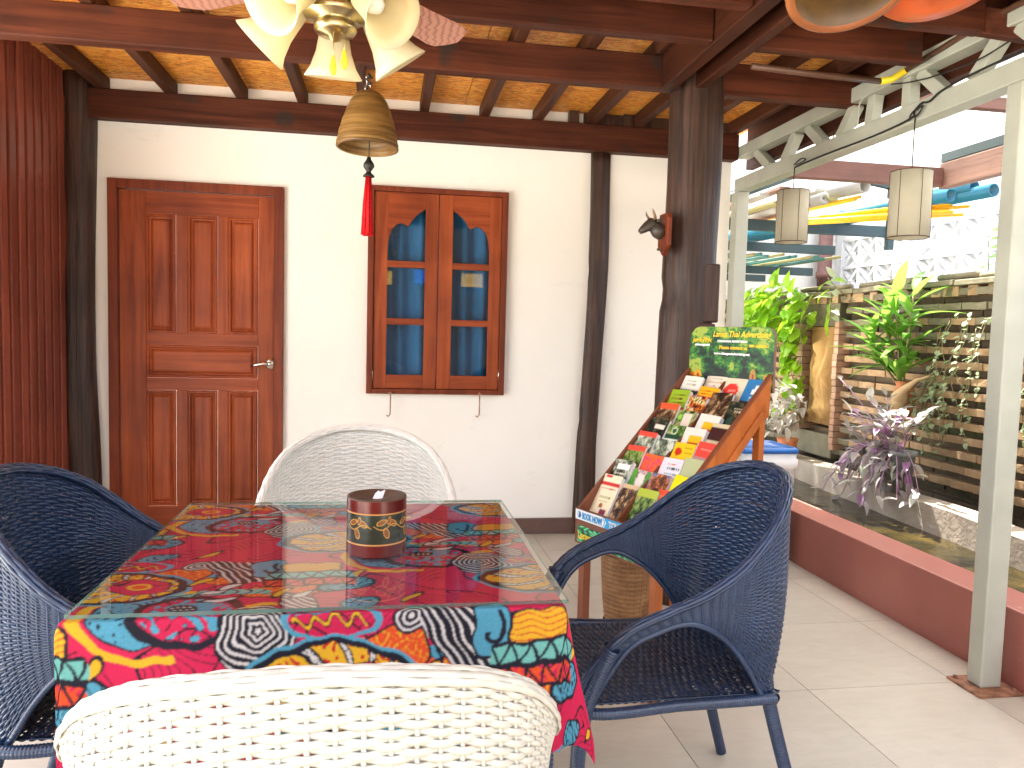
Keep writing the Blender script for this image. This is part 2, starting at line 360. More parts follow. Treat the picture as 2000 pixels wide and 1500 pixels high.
# ------------------------------------------------------------------ ground, floor, pond
g = box('ground', 'pave', (-60, 60, -60, 60, -.3, -.06), bevel=0); tag(g, kind='structure')
fl = box('floor', 'grout', (-1.9, 2.30, -2.6, 4.66, -.06, -.004), bevel=0); tag(fl, kind='structure')
PINV[fl.name] = Matrix.Identity(4)
tile_me = None
for i in range(-6, 2):
    for j in range(-9, 3):
        x0 = 1.523+.6*i; y0 = 3.065+.6*j; x1 = min(x0+.5985, 2.30); y1 = min(y0+.5985, 4.65)
        x0 = max(x0+.001, -1.9)
        if x1-x0 < .02 or y1-y0 < .02: continue
        t = box('tile', 'tile', (x0, x1, y0+.001, y1, -.012, .0), fl, bevel=.0006)
pc = root('planter_wall', (2.395, 1, 0), 'low red painted masonry wall along the pond edge', 'wall')
box('wall_body', 'red', (2.30, 2.495, -2.6, 9, -.06, .29), pc, .006)
wt = box('pond_water', 'water', (2.49, 3.62, -2.6, 9, -.1, .15), bevel=0); tag(wt, kind='structure')
led = root('pond_ledge', (3.2, 1, 0), 'narrow concrete ledge between the pond and the brick wall', 'ledge')
mb = MB()
ys = [-2.6+.29*i for i in range(40)]
for a, b in zip(ys[:-1], ys[1:]):
    fx = lambda y: 3.145+.054*(y-3.585)+.006*math.sin(y*7)+.003*math.sin(y*23)
    hz = lambda y: .31+.006*math.sin(y*5+1)
    mb.hexa([(fx(a), a, 0), (fx(a)+.16, a, 0), (fx(b)+.16, b, 0), (fx(b), b, 0)], [(fx(a), a, hz(a)), (fx(a)+.16, a, hz(a)+.004), (fx(b)+.16, b, hz(b)+.004), (fx(b), b, hz(b))])
build(mb, 'ledge_body', 'conc', led)
gs = box('garden_soil', 'earth', (3.62, 30, -2.6, 30, -.06, -.02), bevel=0); tag(gs, kind='structure')
fish = root('koi_fish', (2.72, 4.12, .152), 'orange koi fish just under the pond surface', 'fish')
build(MB().lathe([(0, -.06), (.012, -.045), (.018, 0), (.010, .05), (.003, .075), (0, .078)], (2.72, 4.12, .148), 10, (-.4, .9, 0)), 'body', 'orange', fish, True)
build(MB().prism([(2.685, 4.185), (2.70, 4.215), (2.672, 4.225), (2.665, 4.20)], .146, .154, 'Z'), 'tail', 'orange', fish)

# ------------------------------------------------------------------ house wall
house = root('house', (0, 4.65, 0), 'cream plastered house wall with a wooden door and window', 'house')
Y = 4.65
wm = MB()
dx0, dx1, wx0, wx1, wz0, wz1 = -1.545, -.595, -.115, .715, .875, 2.10
for d in [(-1.9, dx0, 0, 2.61), (dx0, dx1, 2.055, 2.61), (dx1, wx0, 0, 2.61), (wx0, wx1, 0, wz0), (wx0, wx1, wz1, 2.61), (wx1, 2.15, 0, 2.61)]:
    wm.box(d[0], d[1], Y, Y+.12, d[2], d[3])
build(wm, 'wall', 'plaster', house)
build(MB().box(dx1+.002, 2.13, Y-.014, Y+.002, 0, .10).box(-1.9, dx0-.002, Y-.014, Y+.002, 0, .10), 'skirting', 'skirt', house, bevel=.002)
mb = MB().box(dx0, dx0+.052, 4.615, 4.77, 0, 2.06).box(dx1-.052, dx1, 4.615, 4.77, 0, 2.06).box(dx0+.052, dx1-.052, 4.617, 4.77, 2.008, 2.06)
build(mb, 'door_frame', 'frame', house, bevel=.004)
box('threshold', 'black', (dx0+.052, dx1-.052, 4.62, 4.76, -.002, .045), house)
# door leaf: stiles and rails, proud panels, mouldings
X0, X1 = -1.491, -.649
dr = MB()
for d in [(X0, -1.352, .05, 2.005), (-.738, X1, .05, 2.005), (-1.189, -1.127, .203, .877), (-1.189, -1.127, 1.205, 1.878), (-.962, -.905, .203, .877), (-.962, -.905, 1.205, 1.878)]:
    dr.box(d[0], d[1], 4.640, 4.68, d[2], d[3])
door = build(dr, 'door', 'door', house, bevel=.003)
rl = MB()
for d in [(-1.352, -.738, .05, .203), (-1.352, -.738, .877, .949), (-1.352, -.738, 1.14, 1.205), (-1.352, -.738, 1.878, 2.005)]:
    box('rail', 'doorX', (d[0], d[1], 4.640, 4.68, d[2], d[3]), door)
for (a, b, c, d_) in [(-1.352, -1.189, 1.205, 1.878), (-1.127, -.962, 1.205, 1.878), (-.905, -.738, 1.205, 1.878), (-1.352, -.738, .949, 1.14), (-1.352, -1.189, .203, .877), (-1.127, -.962, .203, .877), (-.905, -.738, .203, .877)]:
    m2 = MB(); steps = [(0, 4.6425), (.008, 4.636), (.014, 4.636), (.020, 4.648), (.027, 4.650), (.036, 4.641), (.043, 4.6385)]
    rings = [[(a+i, y, c+i), (b-i, y, c+i), (b-i, y, d_-i), (a+i, y, d_-i)] for i, y in steps]
    vs = [p for r in rings for p in r]; fs = [(k*4+j, k*4+(j+1) % 4, k*4+4+(j+1) % 4, k*4+4+j) for k in range(len(rings)-1) for j in range(4)]
    e = (len(rings)-1)*4; fs.append((e, e+1, e+2, e+3)); m2.add(vs, fs)
    build(m2, 'door_panel', 'doorX' if b-a > .3 else 'door', door)
hb = MB().lathe([(.0, -.012), (.030, -.012), (.034, -.004), (.034, 0)], (-.665, 4.640, 1.04), 20, (0, 1, 0)).tube([(-.665, 4.64, 1.04), (-.665, 4.585, 1.04)], .011, 10)
hb.tube([(-.665, 4.59, 1.04), (-.70, 4.585, 1.043), (-.74, 4.587, 1.034), (-.772, 4.592, 1.028)], [.011, .010, .009, .007], 8)
hb.tube([(-.665, 4.59, 1.04), (-.665, 4.578, 1.04)], .014, 10)
build(hb, 'handle', 'chrome', door, True)
# window
yf = 4.605
fr = MB().box(wx0, wx0+.035, yf, 4.76, wz0, wz1).box(wx1-.035, wx1, yf, 4.76, wz0, wz1).box(wx0+.035, wx1-.035, yf+.002, 4.76, wz0, wz0+.03).box(wx0+.035, wx1-.035, yf+.002, 4.76, wz1-.03, wz1)
win = build(fr, 'window', 'frame', house, bevel=.003)
def arch(xl, xr, flip):
    # cusped arch from the low outer side to the high middle side; glass edge (a in 0..1)
    pts = [(0, 0), (.03, .06), (.10, .105), (.22, .135), (.36, .145), (.47, .135), (.54, .128), (.58, .14), (.66, .17), (.78, .20), (.90, .22), (1, .232)]
    z0 = 1.745
    q = [(xl+(xr-xl)*a, z0+z) for a, z in pts]
    if flip: q = [(xr-(xr-xl)*a, z0+z) for a, z in pts][::-1]
    return q
for (sx0, sx1, gx0, gx1, flip) in [(-.078, .298, .0, .222, False), (.302, .678, .385, .608, True)]:
    ys0, ys1 = 4.622, 4.655; sm = MB()
    sm.box(sx0, gx0, ys0, ys1, .907, 2.068).box(gx1, sx1, ys0, ys1, .907, 2.068)
    build(sm, 'sash', 'door', win, bevel=.002)
    rm = MB()
    for z0, z1 in ((.907, .989), (1.289, 1.327), (1.629, 1.667)): box('glazing_bar', 'doorX', (gx0, gx1, ys0+.002, ys1, z0, z1), win, .002)
    q = arch(gx0, gx1, flip)
    poly = [(gx0, 2.068)]+q+[(gx1, 2.068)]
    # arch head built as quads
    for (a, b) in zip(q[:-1], q[1:]):
        rm.hexa([(a[0], ys0+.001, a[1]), (b[0], ys0+.001, b[1]), (b[0], ys1, b[1]), (a[0], ys1, a[1])], [(a[0], ys0+.001, 2.068), (b[0], ys0+.001, 2.068), (b[0], ys1, 2.068), (a[0], ys1, 2.068)])
    build(rm, 'arch_head', 'doorX', win)
    for z0, z1 in ((.989, 1.289), (1.327, 1.629), (1.667, 2.0)):
        box('pane', 'pane', (gx0-.003, gx1+.003, 4.640, 4.642, z0-.003, z1+.003), win, 0)
for hx, hz in ((-.082, .99+.0), (.682, 1.0), (.684, 1.83)):
    build(MB().tube([(hx, 4.618, hz-.04), (hx, 4.618, hz+.04)], .006, 8), 'hinge', 'chrome', win, True)
for lx in (.03, .566):
    build(MB().tube([(lx, 4.62, .895), (lx, 4.598, .885), (lx, 4.60, .80), (lx, 4.60, .755), (lx-.012, 4.60, .740), (lx-.022, 4.60, .748)], .0038, 6).tube([(lx-.012, 4.60, .882), (lx+.012, 4.60, .882)], .006, 6), 'hook', 'rust', win, True)
# curtain and dark room behind
cx = np.linspace(-.3, .9, 160); cz = np.linspace(.8, 2.2, 12); CX, CZ = np.meshgrid(cx, cz)
CY = 4.725+.022*np.sin(CX*52+.8*np.sin(CX*9))+.01*np.sin(CX*23)
cur = grid_obj('curtain', 'curtain', np.stack([CX, CY, CZ], -1), None); tag(cur, 'blue curtain hanging in folds behind the window glass', 'curtain')
build(MB().box(-.5, 1.1, 5.2, 5.22, .5, 2.6).box(-.5, -.48, 4.78, 5.2, .5, 2.6).box(1.08, 1.1, 4.78, 5.2, .5, 2.6).box(-.5, 1.1, 4.78, 5.2, 2.58, 2.6).box(-.5, 1.1, 4.78, 5.2, .5, .52), 'room', 'room', house)
build(MB().box(-1.95, 2.15, 4.77, 5.25, 2.62, 2.64), 'eave', 'plaster', house)

# ------------------------------------------------------------------ logs and pillars
def log(name, cx, cy, r0, r1, z0, z1, label, lean=(0, 0), seed=1, flat=1.0, n=26, m=34, rough=.05):
    rr = random.Random(seed); ph = [rr.random()*6 for _ in range(9)]
    vs = []; 
    for i in range(m):
        t = i/(m-1); z = z0+(z1-z0)*t; r = r0+(r1-r0)*t; ox = lean[0]*t+.012*math.sin(z*2.6+ph[0]); oy = lean[1]*t+.006*math.sin(z*3+ph[1])
        for k in range(n):
            a = 2*PI*k/n
            q = 1+rough*math.sin(2*a+ph[2]+z*.9)+rough*.6*math.sin(5*a+ph[3]+z*1.3)+rough*.45*math.sin(9*a+ph[4])+rough*.25*math.sin(13*a+z*7+ph[5])
            if .95 < (z*1.37+ph[6]*.3) % 1.3 < 1.12 and 2.2 < a < 4.3: q -= .07
            vs.append((cx+ox+r*q*math.cos(a), cy+oy+r*q*flat*math.sin(a), z))
    fs = [(i*n+k, i*n+(k+1) % n, (i+1)*n+(k+1) % n, (i+1)*n+k) for i in range(m-1) for k in range(n)]+[tuple(range(n-1, -1, -1)), tuple((m-1)*n+k for k in range(n))]
    o = build(MB().add(vs, fs), name, 'log', None, True); tag(o, label, 'post'); return o
log('log_post', -1.70, 4.635, .105, .10, 0, 2.60, 'dark crooked log post in the corner left of the door', (-.005, 0), 3, rough=.09)
log('log_post', 1.262, 4.655, .078, .056, 0, 2.38, 'slim crooked log post on the wall right of the window', (.03, 0), 5, rough=.13)
pil = log('timber_pillar', 1.395, 3.44, .128, .120, 0, 2.60, 'thick round dark timber pillar behind the brochure rack', (.0, 0), 11, n=40, m=50, rough=.035)
pil['label'] = 'thick round dark timber pillar with a small bull head'; pil['category'] = 'pillar'; PINV[pil.name] = Matrix.Identity(4)
build(MB().box(1.425, 1.513, 3.338, 3.42, 1.33, 1.60).box(1.40, 1.495, 3.325, 3.40, 1.21, 1.325), 'patch_block', 'log', pil, bevel=.008)

# ------------------------------------------------------------------ roof
roof = root('patio_roof', (0, 2, 2.6), 'patio ceiling of OSB boards on dark beams and rafters', 'roof')
def beam(d, mat='beam', nm='beam'): return box(nm, mat, d, roof, .006)
beam((-1.80, 2.155, 4.565, 4.649, 2.372, 2.530))
for y0, y1, z0, z1 in [(3.38, 3.455, 2.38, 2.527), (2.812, 2.87, 2.38, 2.527), (2.49, 2.545, 2.38, 2.527), (1.6, 1.66, 2.38, 2.527), (.8, .86, 2.38, 2.527)]:
    beam((-1.95, 1.30 if y0 > 3 else 1.205, y0, y1, z0, z1)); beam((1.403, 2.235 if y0 > 3 else 2.10, y0+.02, y1+.02, z0, z1))
beam((1.208, 1.272, 0.35, 3.376, 2.375, 2.528), 'beamY'); beam((1.352, 1.400, 0.35, 3.376, 2.375, 2.528), 'beamY')
for x in (-1.56, -1.205, -.825, -.492, -.15, .20, .555, .88, 1.21, 1.50, 1.85, 2.12):
    beam((x-.026, x+.026, .30, 4.66, 2.529, 2.607), 'rafter', 'rafter')
box('rafter', 'beamY', (2.25, 2.30, .30, 4.66, 2.335, 2.607), roof)
for i in range(4):
    for j in range(3):
        x0 = -2.0+1.22*i; y0 = .30+2.44*j; x1 = min(x0+1.216, 2.30); y1 = min(y0+2.436, 4.66)
        if x1 > x0: box('ceiling_board', 'osb', (x0, x1, y0, y1, 2.608, 2.620), roof, 0)
box('roof_sheet', 'conc', (-2.05, 2.32, .25, 4.9, 2.66, 2.68), roof, 0)
for x, lz in ((1.02, 0), (1.36, 0), (1.70, 0)):
    box('blocking', 'log', (x+.05, x+.11, 4.585, 4.64, 2.531, 2.605), roof)
# flush dark board above the wall beam at the right
box('blocking', 'log', (1.17, 2.15, 4.62, 4.648, 2.531, 2.607), roof)

# slat wall on the left
sw = root('slat_wall', (-1.75, 3.5, 0), 'reddish brown vertical wood slat wall at the left edge', 'wall')
for k in range(11):
    y1 = 4.60-.09*k
    box('slat', 'slat', (-1.78, -1.722, y1-.062, y1, 0, 2.60), sw, .004)
    box('backing_board', 'slat', (-1.78, -1.742, y1-.0895, y1-.0625, 0, 2.598), sw, .001)

# ------------------------------------------------------------------ steel truss and posts
tr = root('steel_truss', (2.2, 2, 2.3), 'grey green painted steel truss along the pond side', 'truss')
box('chord', 'steel', (2.158, 2.242, .74, 4.62, 2.180, 2.262), tr, .005)
box('chord', 'steel', (2.158, 2.242, .74, 4.62, 2.388, 2.458), tr, .005)
def web(yt, yb): build(MB().bar((2.2, yt, 2.39), (2.2, yb, 2.26), .052, .050, (1, 0, 0)), 'web', 'steel', tr, bevel=.003)
for a, b in [(4.40, 4.22), (3.94, 4.07), (3.83, 3.67), (3.41, 3.53), (3.27, 3.29), (3.03, 3.03), (2.955, 2.81), (2.53, 2.66), (2.45, 2.31), (1.9, 2.05), (1.7, 1.5), (1.1, 1.3), (.9, .75)]: web(a, b)
def hooky(y):
    build(MB().tube([(2.30, y, 2.36), (2.285, y, 2.30), (2.30, y+.01, 2.285), (2.31, y+.01, 2.30)], .004, 5), 'hook', 'chrome', tr, True)
for y in (3.75, 3.15, 2.7): hooky(y)
for (x0, x1, y0, y1, lab) in [(2.158, 2.242, 2.386, 2.458, 'grey painted steel post at the right on a rusty base plate'), (2.152, 2.236, 4.560, 4.640, 'grey steel post at the end of the house wall')]:
    r = root('steel_post', ((x0+x1)/2, (y0+y1)/2, 0), lab, 'post'); box('post', 'steel', (x0, x1, y0, y1, .01, 2.18), r, .006)
    box('base_plate', 'rust', (x0-.05, x1+.045, y0-.055, y1+.04, 0, .010), r, .002)
    for bx in (x0-.03, x1+.025):
        for by in (y0-.035, y1+.02): build(MB().lathe([(0, .02), (.007, .02), (.009, .012), (.009, .008)], (bx, by, 0), 6), 'bolt', 'rust', r)
# conduit and cables
cb = root('conduit', (2.1, 3, 2.45), 'brown painted conduit with yellow elbow along the truss', 'pipe')
build(MB().tube([(1.45, 2.99, 2.366), (1.80, 3.02, 2.366), (2.07, 3.055, 2.375)], .013, 10), 'pipe', 'conduit', cb, True)
build(MB().tube([(2.07, 3.055, 2.375), (2.12, 3.05, 2.385), (2.15, 3.0, 2.41)], .0145, 10), 'elbow', 'yellow', cb, True)
build(MB().tube([(2.15, 3.0, 2.41), (2.150, 2.55, 2.445), (2.150, 1.4, 2.445), (2.15, .8, 2.445)], .012, 10), 'pipe', 'conduit', cb, True)
cab = root('cable', (2.15, 3, 2.2), 'black electric cable running along the truss chord', 'cable')
def wire(pts, r=.004, mat='cord', name='wire'):
    # smooth through points
    P = [Vector(p) for p in pts]; out = []
    for i in range(len(P)-1):
        p0 = P[max(i-1, 0)]; p1 = P[i]; p2 = P[i+1]; p3 = P[min(i+2, len(P)-1)]
        for k in range(5):
            t = k/5; out.append(.5*((2*p1)+(-p0+p2)*t+(2*p0-5*p1+4*p2-p3)*t*t+(-p0+3*p1-3*p2+p3)*t**3))
    out.append(P[-1]); return build(MB().tube(out, r, 6), name, mat, cab, True)
wire([(2.15, 3.87, 2.185), (2.152, 3.6, 2.19), (2.150, 3.2, 2.185), (2.146, 2.95, 2.195), (2.148, 2.93, 2.22), (2.144, 2.88, 2.24), (2.147, 2.84, 2.235), (2.150, 2.75, 2.262), (2.150, 2.45, 2.275), (2.15, 1.8, 2.27)], .0045)
wire([(2.148, 2.96, 2.19), (2.14, 2.93, 2.215), (2.142, 2.87, 2.225), (2.14, 2.90, 2.195), (2.148, 2.95, 2.20)], .004)
wire([(2.148, 3.88, 2.20), (2.143, 3.80, 2.215), (2.145, 3.76, 2.20), (2.148, 3.86, 2.195)], .003)
wire([(2.12, 3.05, 2.365), (2.14, 2.95, 2.345), (2.145, 2.8, 2.325), (2.15, 2.60, 2.315), (2.15, 2.45, 2.33)], .003)
wire([(2.10, 3.10, 2.37), (2.13, 3.22, 2.378), (2.146, 3.31, 2.36), (2.148, 3.32, 2.28), (2.150, 3.34, 2.262)], .004, 'steel')

# lanterns
def lantern(y, z0, z1, r, zc, label):
    t = root('hanging_lantern', (2.15, y, z0), label, 'lantern', 'white fabric lanterns hung from the truss'); m = MB(); n = 32
    m.lathe([(r, z0), (r*.995, (z0+z1)/2), (r, z1), (r-.002, z1), (r-.0025, z0)], (2.15, y, 0), n, closed=True); build(m, 'shade', 'fabric', t, True)
    b = MB()
    for z in (z0, z1):
        b.tube([(2.15+(r+.001)*math.cos(2*PI*k/24), y+(r+.001)*math.sin(2*PI*k/24), z) for k in range(25)], .0022, 5)
    for k in range(6):
        a = 2*PI*(k+.4)/6; b.tube([(2.15+(r+.0012)*math.cos(a), y+(r+.0012)*math.sin(a), z0), (2.15+(r+.0012)*math.cos(a), y+(r+.0012)*math.sin(a), z1)], .0014, 4)
    for a in (0, PI/2): b.tube([(2.15-r*math.cos(a), y-r*math.sin(a), z1-.004), (2.15+r*math.cos(a), y+r*math.sin(a), z1-.004)], .0015, 4)
    build(b, 'wire_frame', 'darkbr', t, True)
    build(MB().tube([(2.15, y, z1-.06), (2.15, y, zc)], .0028, 6), 'cord', 'cord', t, True)
    build(MB().lathe([(0, z1-.10), (.014, z1-.10), (.016, z1-.04), (.008, z1-.03)], (2.15, y, 0), 12), 'socket', 'black', t, True)
lantern(3.875, 1.786, 2.06, .082, 2.19, 'smaller looking farther white fabric lantern near the house')
lantern(2.925, 1.700, 1.972, .080, 2.20, 'larger looking nearer white fabric lantern beside the steel post')

# ------------------------------------------------------------------ bamboo bell
bl = root('bamboo_bell', (-.085, 3.41, 2.03), 'coiled bamboo bell hanging below the big beam', 'bell')
bx, by = -.093, 3.41
prof = [(.02, .235), (.045, .235), (.062, .222), (.082, .19), (.105, .13), (.122, .07), (.131, .02), (.133, 0), (.122, -.002), (.12, .02), (.11, .07), (.09, .13), (.07, .18), (.03, .215), (.0, .217)]
pp = []
for (a, b) in zip(prof[:-1], prof[1:]):
    for k in range(4): t = k/4; pp.append(((a[0]*(1-t)+b[0]*t)+.0012*math.sin(len(pp)*1.9), a[1]*(1-t)+b[1]*t))
build(MB().lathe(pp, (bx, by, 2.035), 40, (.02, .05, 1)), 'shell', 'bell', bl, True)
build(MB().tube([(bx, by, 2.27), (bx-.014, by, 2.275), (bx-.01, by, 2.30), (bx+.01, by, 2.30), (bx+.014, by, 2.275), (bx, by, 2.27)], .003, 6).tube([(bx-.004, by, 2.30), (bx-.012, by, 2.382)], .003, 6), 'hook', 'chrome', bl, True)
build(MB().tube([(bx-.012, by, 2.29), (bx+.01, by+.005, 2.31), (bx-.01, by, 2.325), (bx+.012, by, 2.335), (bx, by, 2.35)], [.005, .009, .007, .009, .003], 7), 'knot', 'black', bl, True)
bx = -.086
build(MB().tube([(bx, by, 2.20), (bx, by, 2.0)], .0015, 5).tube([(bx+.006, by, 2.20), (bx+.001, by, 2.0)], .0015, 5), 'string', 'cord', bl, True)
build(MB().lathe([(.0, .0), (.008, -.002), (.010, -.012), (.022, -.03), (.024, -.042), (.016, -.055), (.010, -.062), (.012, -.07), (.024, -.080), (.025, -.086), (.012, -.086), (0, -.086)], (bx, by, 2.0), 20), 'finial', 'black', bl, True)
tm = MB()
for k in range(26):
    a = k*2.4; r0 = .010*math.sqrt((k+.5)/26); r1 = .024*math.sqrt((k+.5)/26)
    tm.tube([(bx+r0*math.cos(a), by+r0*math.sin(a), 1.915), (bx+r1*.75*math.cos(a)-.002, by+r1*.75*math.sin(a), 1.80), (bx+r1*math.cos(a)-.002, by+r1*math.sin(a), 1.662+.004*(k % 3))], [.0035, .0045, .0055], 5)
build(tm, 'tassel', 'tassel', bl, True)

# ------------------------------------------------------------------ ceiling fan with five lights
fan = root('ceiling_fan', (-.13, 1.98, 2.0), 'ceiling fan with wooden blades and frosted glass light shades', 'ceiling fan')
fx, fy = -.135, 1.98
build(MB().lathe([(0, 1.96), (.012, 1.965), (.018, 1.975), (.045, 1.98), (.052, 1.99), (.052, 2.0), (.046, 2.005), (.046, 2.012), (.075, 2.018), (.078, 2.03), (.06, 2.05), (.05, 2.08), (.11, 2.10), (.125, 2.13), (.12, 2.19), (.08, 2.22), (.03, 2.23), (.0, 2.23)], (fx, fy, 0), 32), 'motor_housing', 'brass', fan, True)
build(MB().tube([(fx, fy, 2.22), (fx, fy, 2.53)], .013, 10).lathe([(.0, 2.50), (.06, 2.51), (.07, 2.56), (.07, 2.608)], (fx, fy, 0), 20), 'rod', 'brass', fan, True)
def shade_at(ang, tilt):
    d = Vector((math.sin(ang), -math.cos(ang), 0)); ax = (d*math.cos(tilt)+Vector((0, 0, -1))*math.sin(tilt)).normalized()
    b = Vector((fx, fy, 2.06))+d*.082
    prof = [(.016, .0), (.024, .006), (.030, .02), (.034, .045), (.040, .075), (.052, .105), (.066, .125), (.064, .126), (.050, .103), (.038, .075), (.031, .045), (.026, .02), (.0, .012)]
    prof = [(r_*1.13, z_*1.22) for r_, z_ in prof]
    o = build(MB().lathe(prof, b, 32, ax), 'glass_shade', 'shade', fan, True)
    build(MB().tube([(fx, fy, 2.065), Vector((fx, fy, 2.075))+d*.05, b+ax*.002], [.009, .008, .014], 8), 'arm', 'brass', fan, True)
    build(MB().lathe([(0, .02), (.012, .025), (.02, .05), (.024, .07), (.018, .09), (0, .098)], b, 16, ax), 'bulb', 'white', fan, True)
for a, t in ((math.radians(-38), .55), (math.radians(42), .60), (math.radians(-105), .75), (math.radians(110), .95), (math.radians(186), 1.32)): shade_at(a, t)
def blade(ang, L=.46):
    c, s = math.cos(ang), math.sin(ang); w0, w1 = .050, .066
    out = [(.14, -w0), (.30, -w0-.006), (L-.05, -w1), (L-.02, -w1+.005), (L, -w1+.035), (L+.012, 0), (L, w1-.035), (L-.02, w1-.005), (L-.05, w1), (.30, w0+.006), (.14, w0)]
    n = len(out); vs = []
    for z in (0, .006):
        for a, b in out: vs.append((fx+a*c-b*s, fy+a*s+b*c, 2.115+z-.16*b))
    build(MB().add(vs, [tuple(range(n)), tuple(range(2*n-1, n-1, -1))]+[(i, i+n, (i+1) % n+n, (i+1) % n) for i in range(n)]), 'blade', 'blade', fan)
    build(MB().bar((fx+.09*c, fy+.09*s, 2.112), (fx+.20*c, fy+.20*s, 2.110), .03, .006), 'blade_iron', 'brass', fan)
for a in (47, 148, 228, 322): blade(math.radians(a), .47 if a < 100 else .50)
for (x, y, z) in ((fx-.002, fy-.04, 1.895), (fx+.024, fy-.03, 1.915)):
    ch = MB(); zz = 1.95
    ch.tube([(x, y+.02, 1.985), (x, y, z+.02)], .0013, 5); build(ch, 'pull_chain', 'brass', fan, True)
    build(MB().lathe([(0, .022), (.003, .02), (.005, .01), (.0085, -.008), (.0085, -.018), (.005, -.025), (0, -.027)], (x, y, z), 14), 'pull_knob', 'yellow', fan, True)

# turned bowl and orange dish hanging at the upper right
bw = root('wooden_bowl', (1.32, 2.15, 2.36), 'brown turned wooden bowl hung under the beams, top right', 'bowl')
bax = Vector((.05, .42, 1))
build(MB().lathe([(.150, .0), (.162, -.010), (.176, -.002), (.178, .012), (.164, .035), (.12, .055), (.05, .068), (0, .07)], (1.315, 2.11, 2.29), 48, bax), 'outside', 'bowl', bw, True)
build(MB().lathe([(.152, .002), (.135, .022), (.10, .038), (.04, .048), (0, .05)], (1.315, 2.11, 2.29), 48, bax), 'inside', 'olive', bw, True)
build(MB().tube([(1.315, 2.14, 2.355), (1.315, 2.15, 2.61)], .004, 6), 'hanger', 'cord', bw)
od = root('orange_dish', (1.6, 2.05, 2.33), 'orange lacquered round dish hung under the beams, top right', 'dish')
build(MB().lathe([(0, -.022), (.05, -.022), (.055, -.014), (.12, -.012), (.185, .002), (.19, .008), (.18, .012), (.0, -.004)], (1.60, 2.08, 2.33), 48, (.0, .35, 1)), 'dish', 'orange', od, True)
build(MB().tube([(1.60, 2.09, 2.34), (1.60, 2.10, 2.61)], .004, 6), 'hanger', 'cord', od)
build(MB().bar((2.02, 2.62, 2.47), (2.34, 2.36, 2.33), .05, .09), 'diagonal_brace', 'beam', roof, bevel=.004)

# ------------------------------------------------------------------ bull head
bh = root('bull_head', (1.24, 3.36, 1.72), 'small cast bull head on a wooden plaque on the pillar', 'bull head')
px, py = 1.262, 3.345
build(MB().prism([(py-.045, 1.815), (py+.045, 1.815), (py+.06, 1.79), (py+.06, 1.67), (py, 1.625), (py-.06, 1.67), (py-.06, 1.79)], px-.034, px-.012, 'X'), 'plaque', 'frame', bh, bevel=.004)
hx = px-.034
build(MB().tube([(hx, py, 1.725), (hx-.022, py, 1.738), (hx-.045, py, 1.757)], [.034, .036, .026], 14), 'neck', 'bull', bh, True)
build(MB().tube([(hx-.030, py, 1.772), (hx-.052, py, 1.768), (hx-.075, py, 1.752), (hx-.098, py, 1.735), (hx-.108, py, 1.727)], [.018, .028, .023, .016, .011], 14), 'head', 'bull', bh, True)
for sgn in (-1, 1):
    build(MB().tube([(hx-.045, py+sgn*.018, 1.785), (hx-.052, py+sgn*.040, 1.792), (hx-.062, py+sgn*.048, 1.812), (hx-.066, py+sgn*.044, 1.828)], [.008, .007, .005, .001], 8), 'horn', 'horn', bh, True)
    build(MB().lathe([(0, 0), (.008, .008), (.009, .018), (0, .034)], (hx-.036, py+sgn*.022, 1.775), 8, (.2, sgn, .1)), 'ear', 'bull', bh, True)
    build(MB().lathe([(0, -.003), (.0035, 0), (0, .003)], (hx-.073, py+sgn*.019, 1.765), 8), 'eye', 'black', bh, True)
build(MB().tube([(px-.035, py-.01, 1.65), (px-.06, py-.01, 1.652)], [.004, .006], 7), 'peg', 'darkbr', bh, True)
def col(h):
    c = [int(h[i:i+2], 16)/255 for i in (0, 2, 4)]; return np.array([x/12.92 if x <= .04045 else ((x+.055)/1.055)**2.4 for x in c])
M['carved'] = vcol('carved_sandstone', .85, .2, bumpscale=60)
# ------------------------------------------------------------------ brick wall along the pond
bwl = root('brick_garden_wall', (3.7, 4, 0), 'openwork garden wall of protruding pale bricks behind the pond', 'wall')
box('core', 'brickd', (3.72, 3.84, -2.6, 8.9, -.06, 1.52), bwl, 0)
brick_count = 0; bm_by = {}
def brick(x0, x1, y0, y1, z0, z1, mat):
    """one brick object; alike bricks share a mesh of slightly uneven shape"""
    global brick_count
    r = rnd; kx, ky, kz = round(x1-x0, 3), round(y1-y0, 2), round(z1-z0, 3); v = r.randrange(4); key = (kx, ky, kz, mat, v)
    if key not in bm_by:
        rr = random.Random(hash(key) % 1000); m = MB(); j = lambda: rr.uniform(-.003, .003)
        xs = (0, kx); 
        n = 3; bot = []; top = []
        for i in range(n+1):
            yy = ky*i/n
            m.v += [(j(), yy, j()), (kx, yy, 0), (kx, yy, kz), (j()*1.6, yy, kz+j())]
        for i in range(n):
            a = 4*i
            for q_ in range(4): m.f.append((a+q_, a+(q_+1) % 4, a+4+(q_+1) % 4, a+4+q_))
        m.f += [(3, 2, 1, 0), (4*n, 4*n+1, 4*n+2, 4*n+3)]; m.mi = [0]*len(m.f)
        o = build(m, 'brick', mat, None, bevel=0); bm_by[key] = o.data; bpy.data.objects.remove(o)
    o = bpy.data.objects.new('brick', bm_by[key]); o.location = (x0+r.uniform(-.006, .006), y0, z0); o.rotation_euler = (0, r.uniform(-.02, .02), r.uniform(-.012, .012)); COL.objects.link(o); o.parent = bwl; o.matrix_parent_inverse = PINV[bwl.name]
    brick_count += 1
stuff = MB(); near = []
PIT = .0945
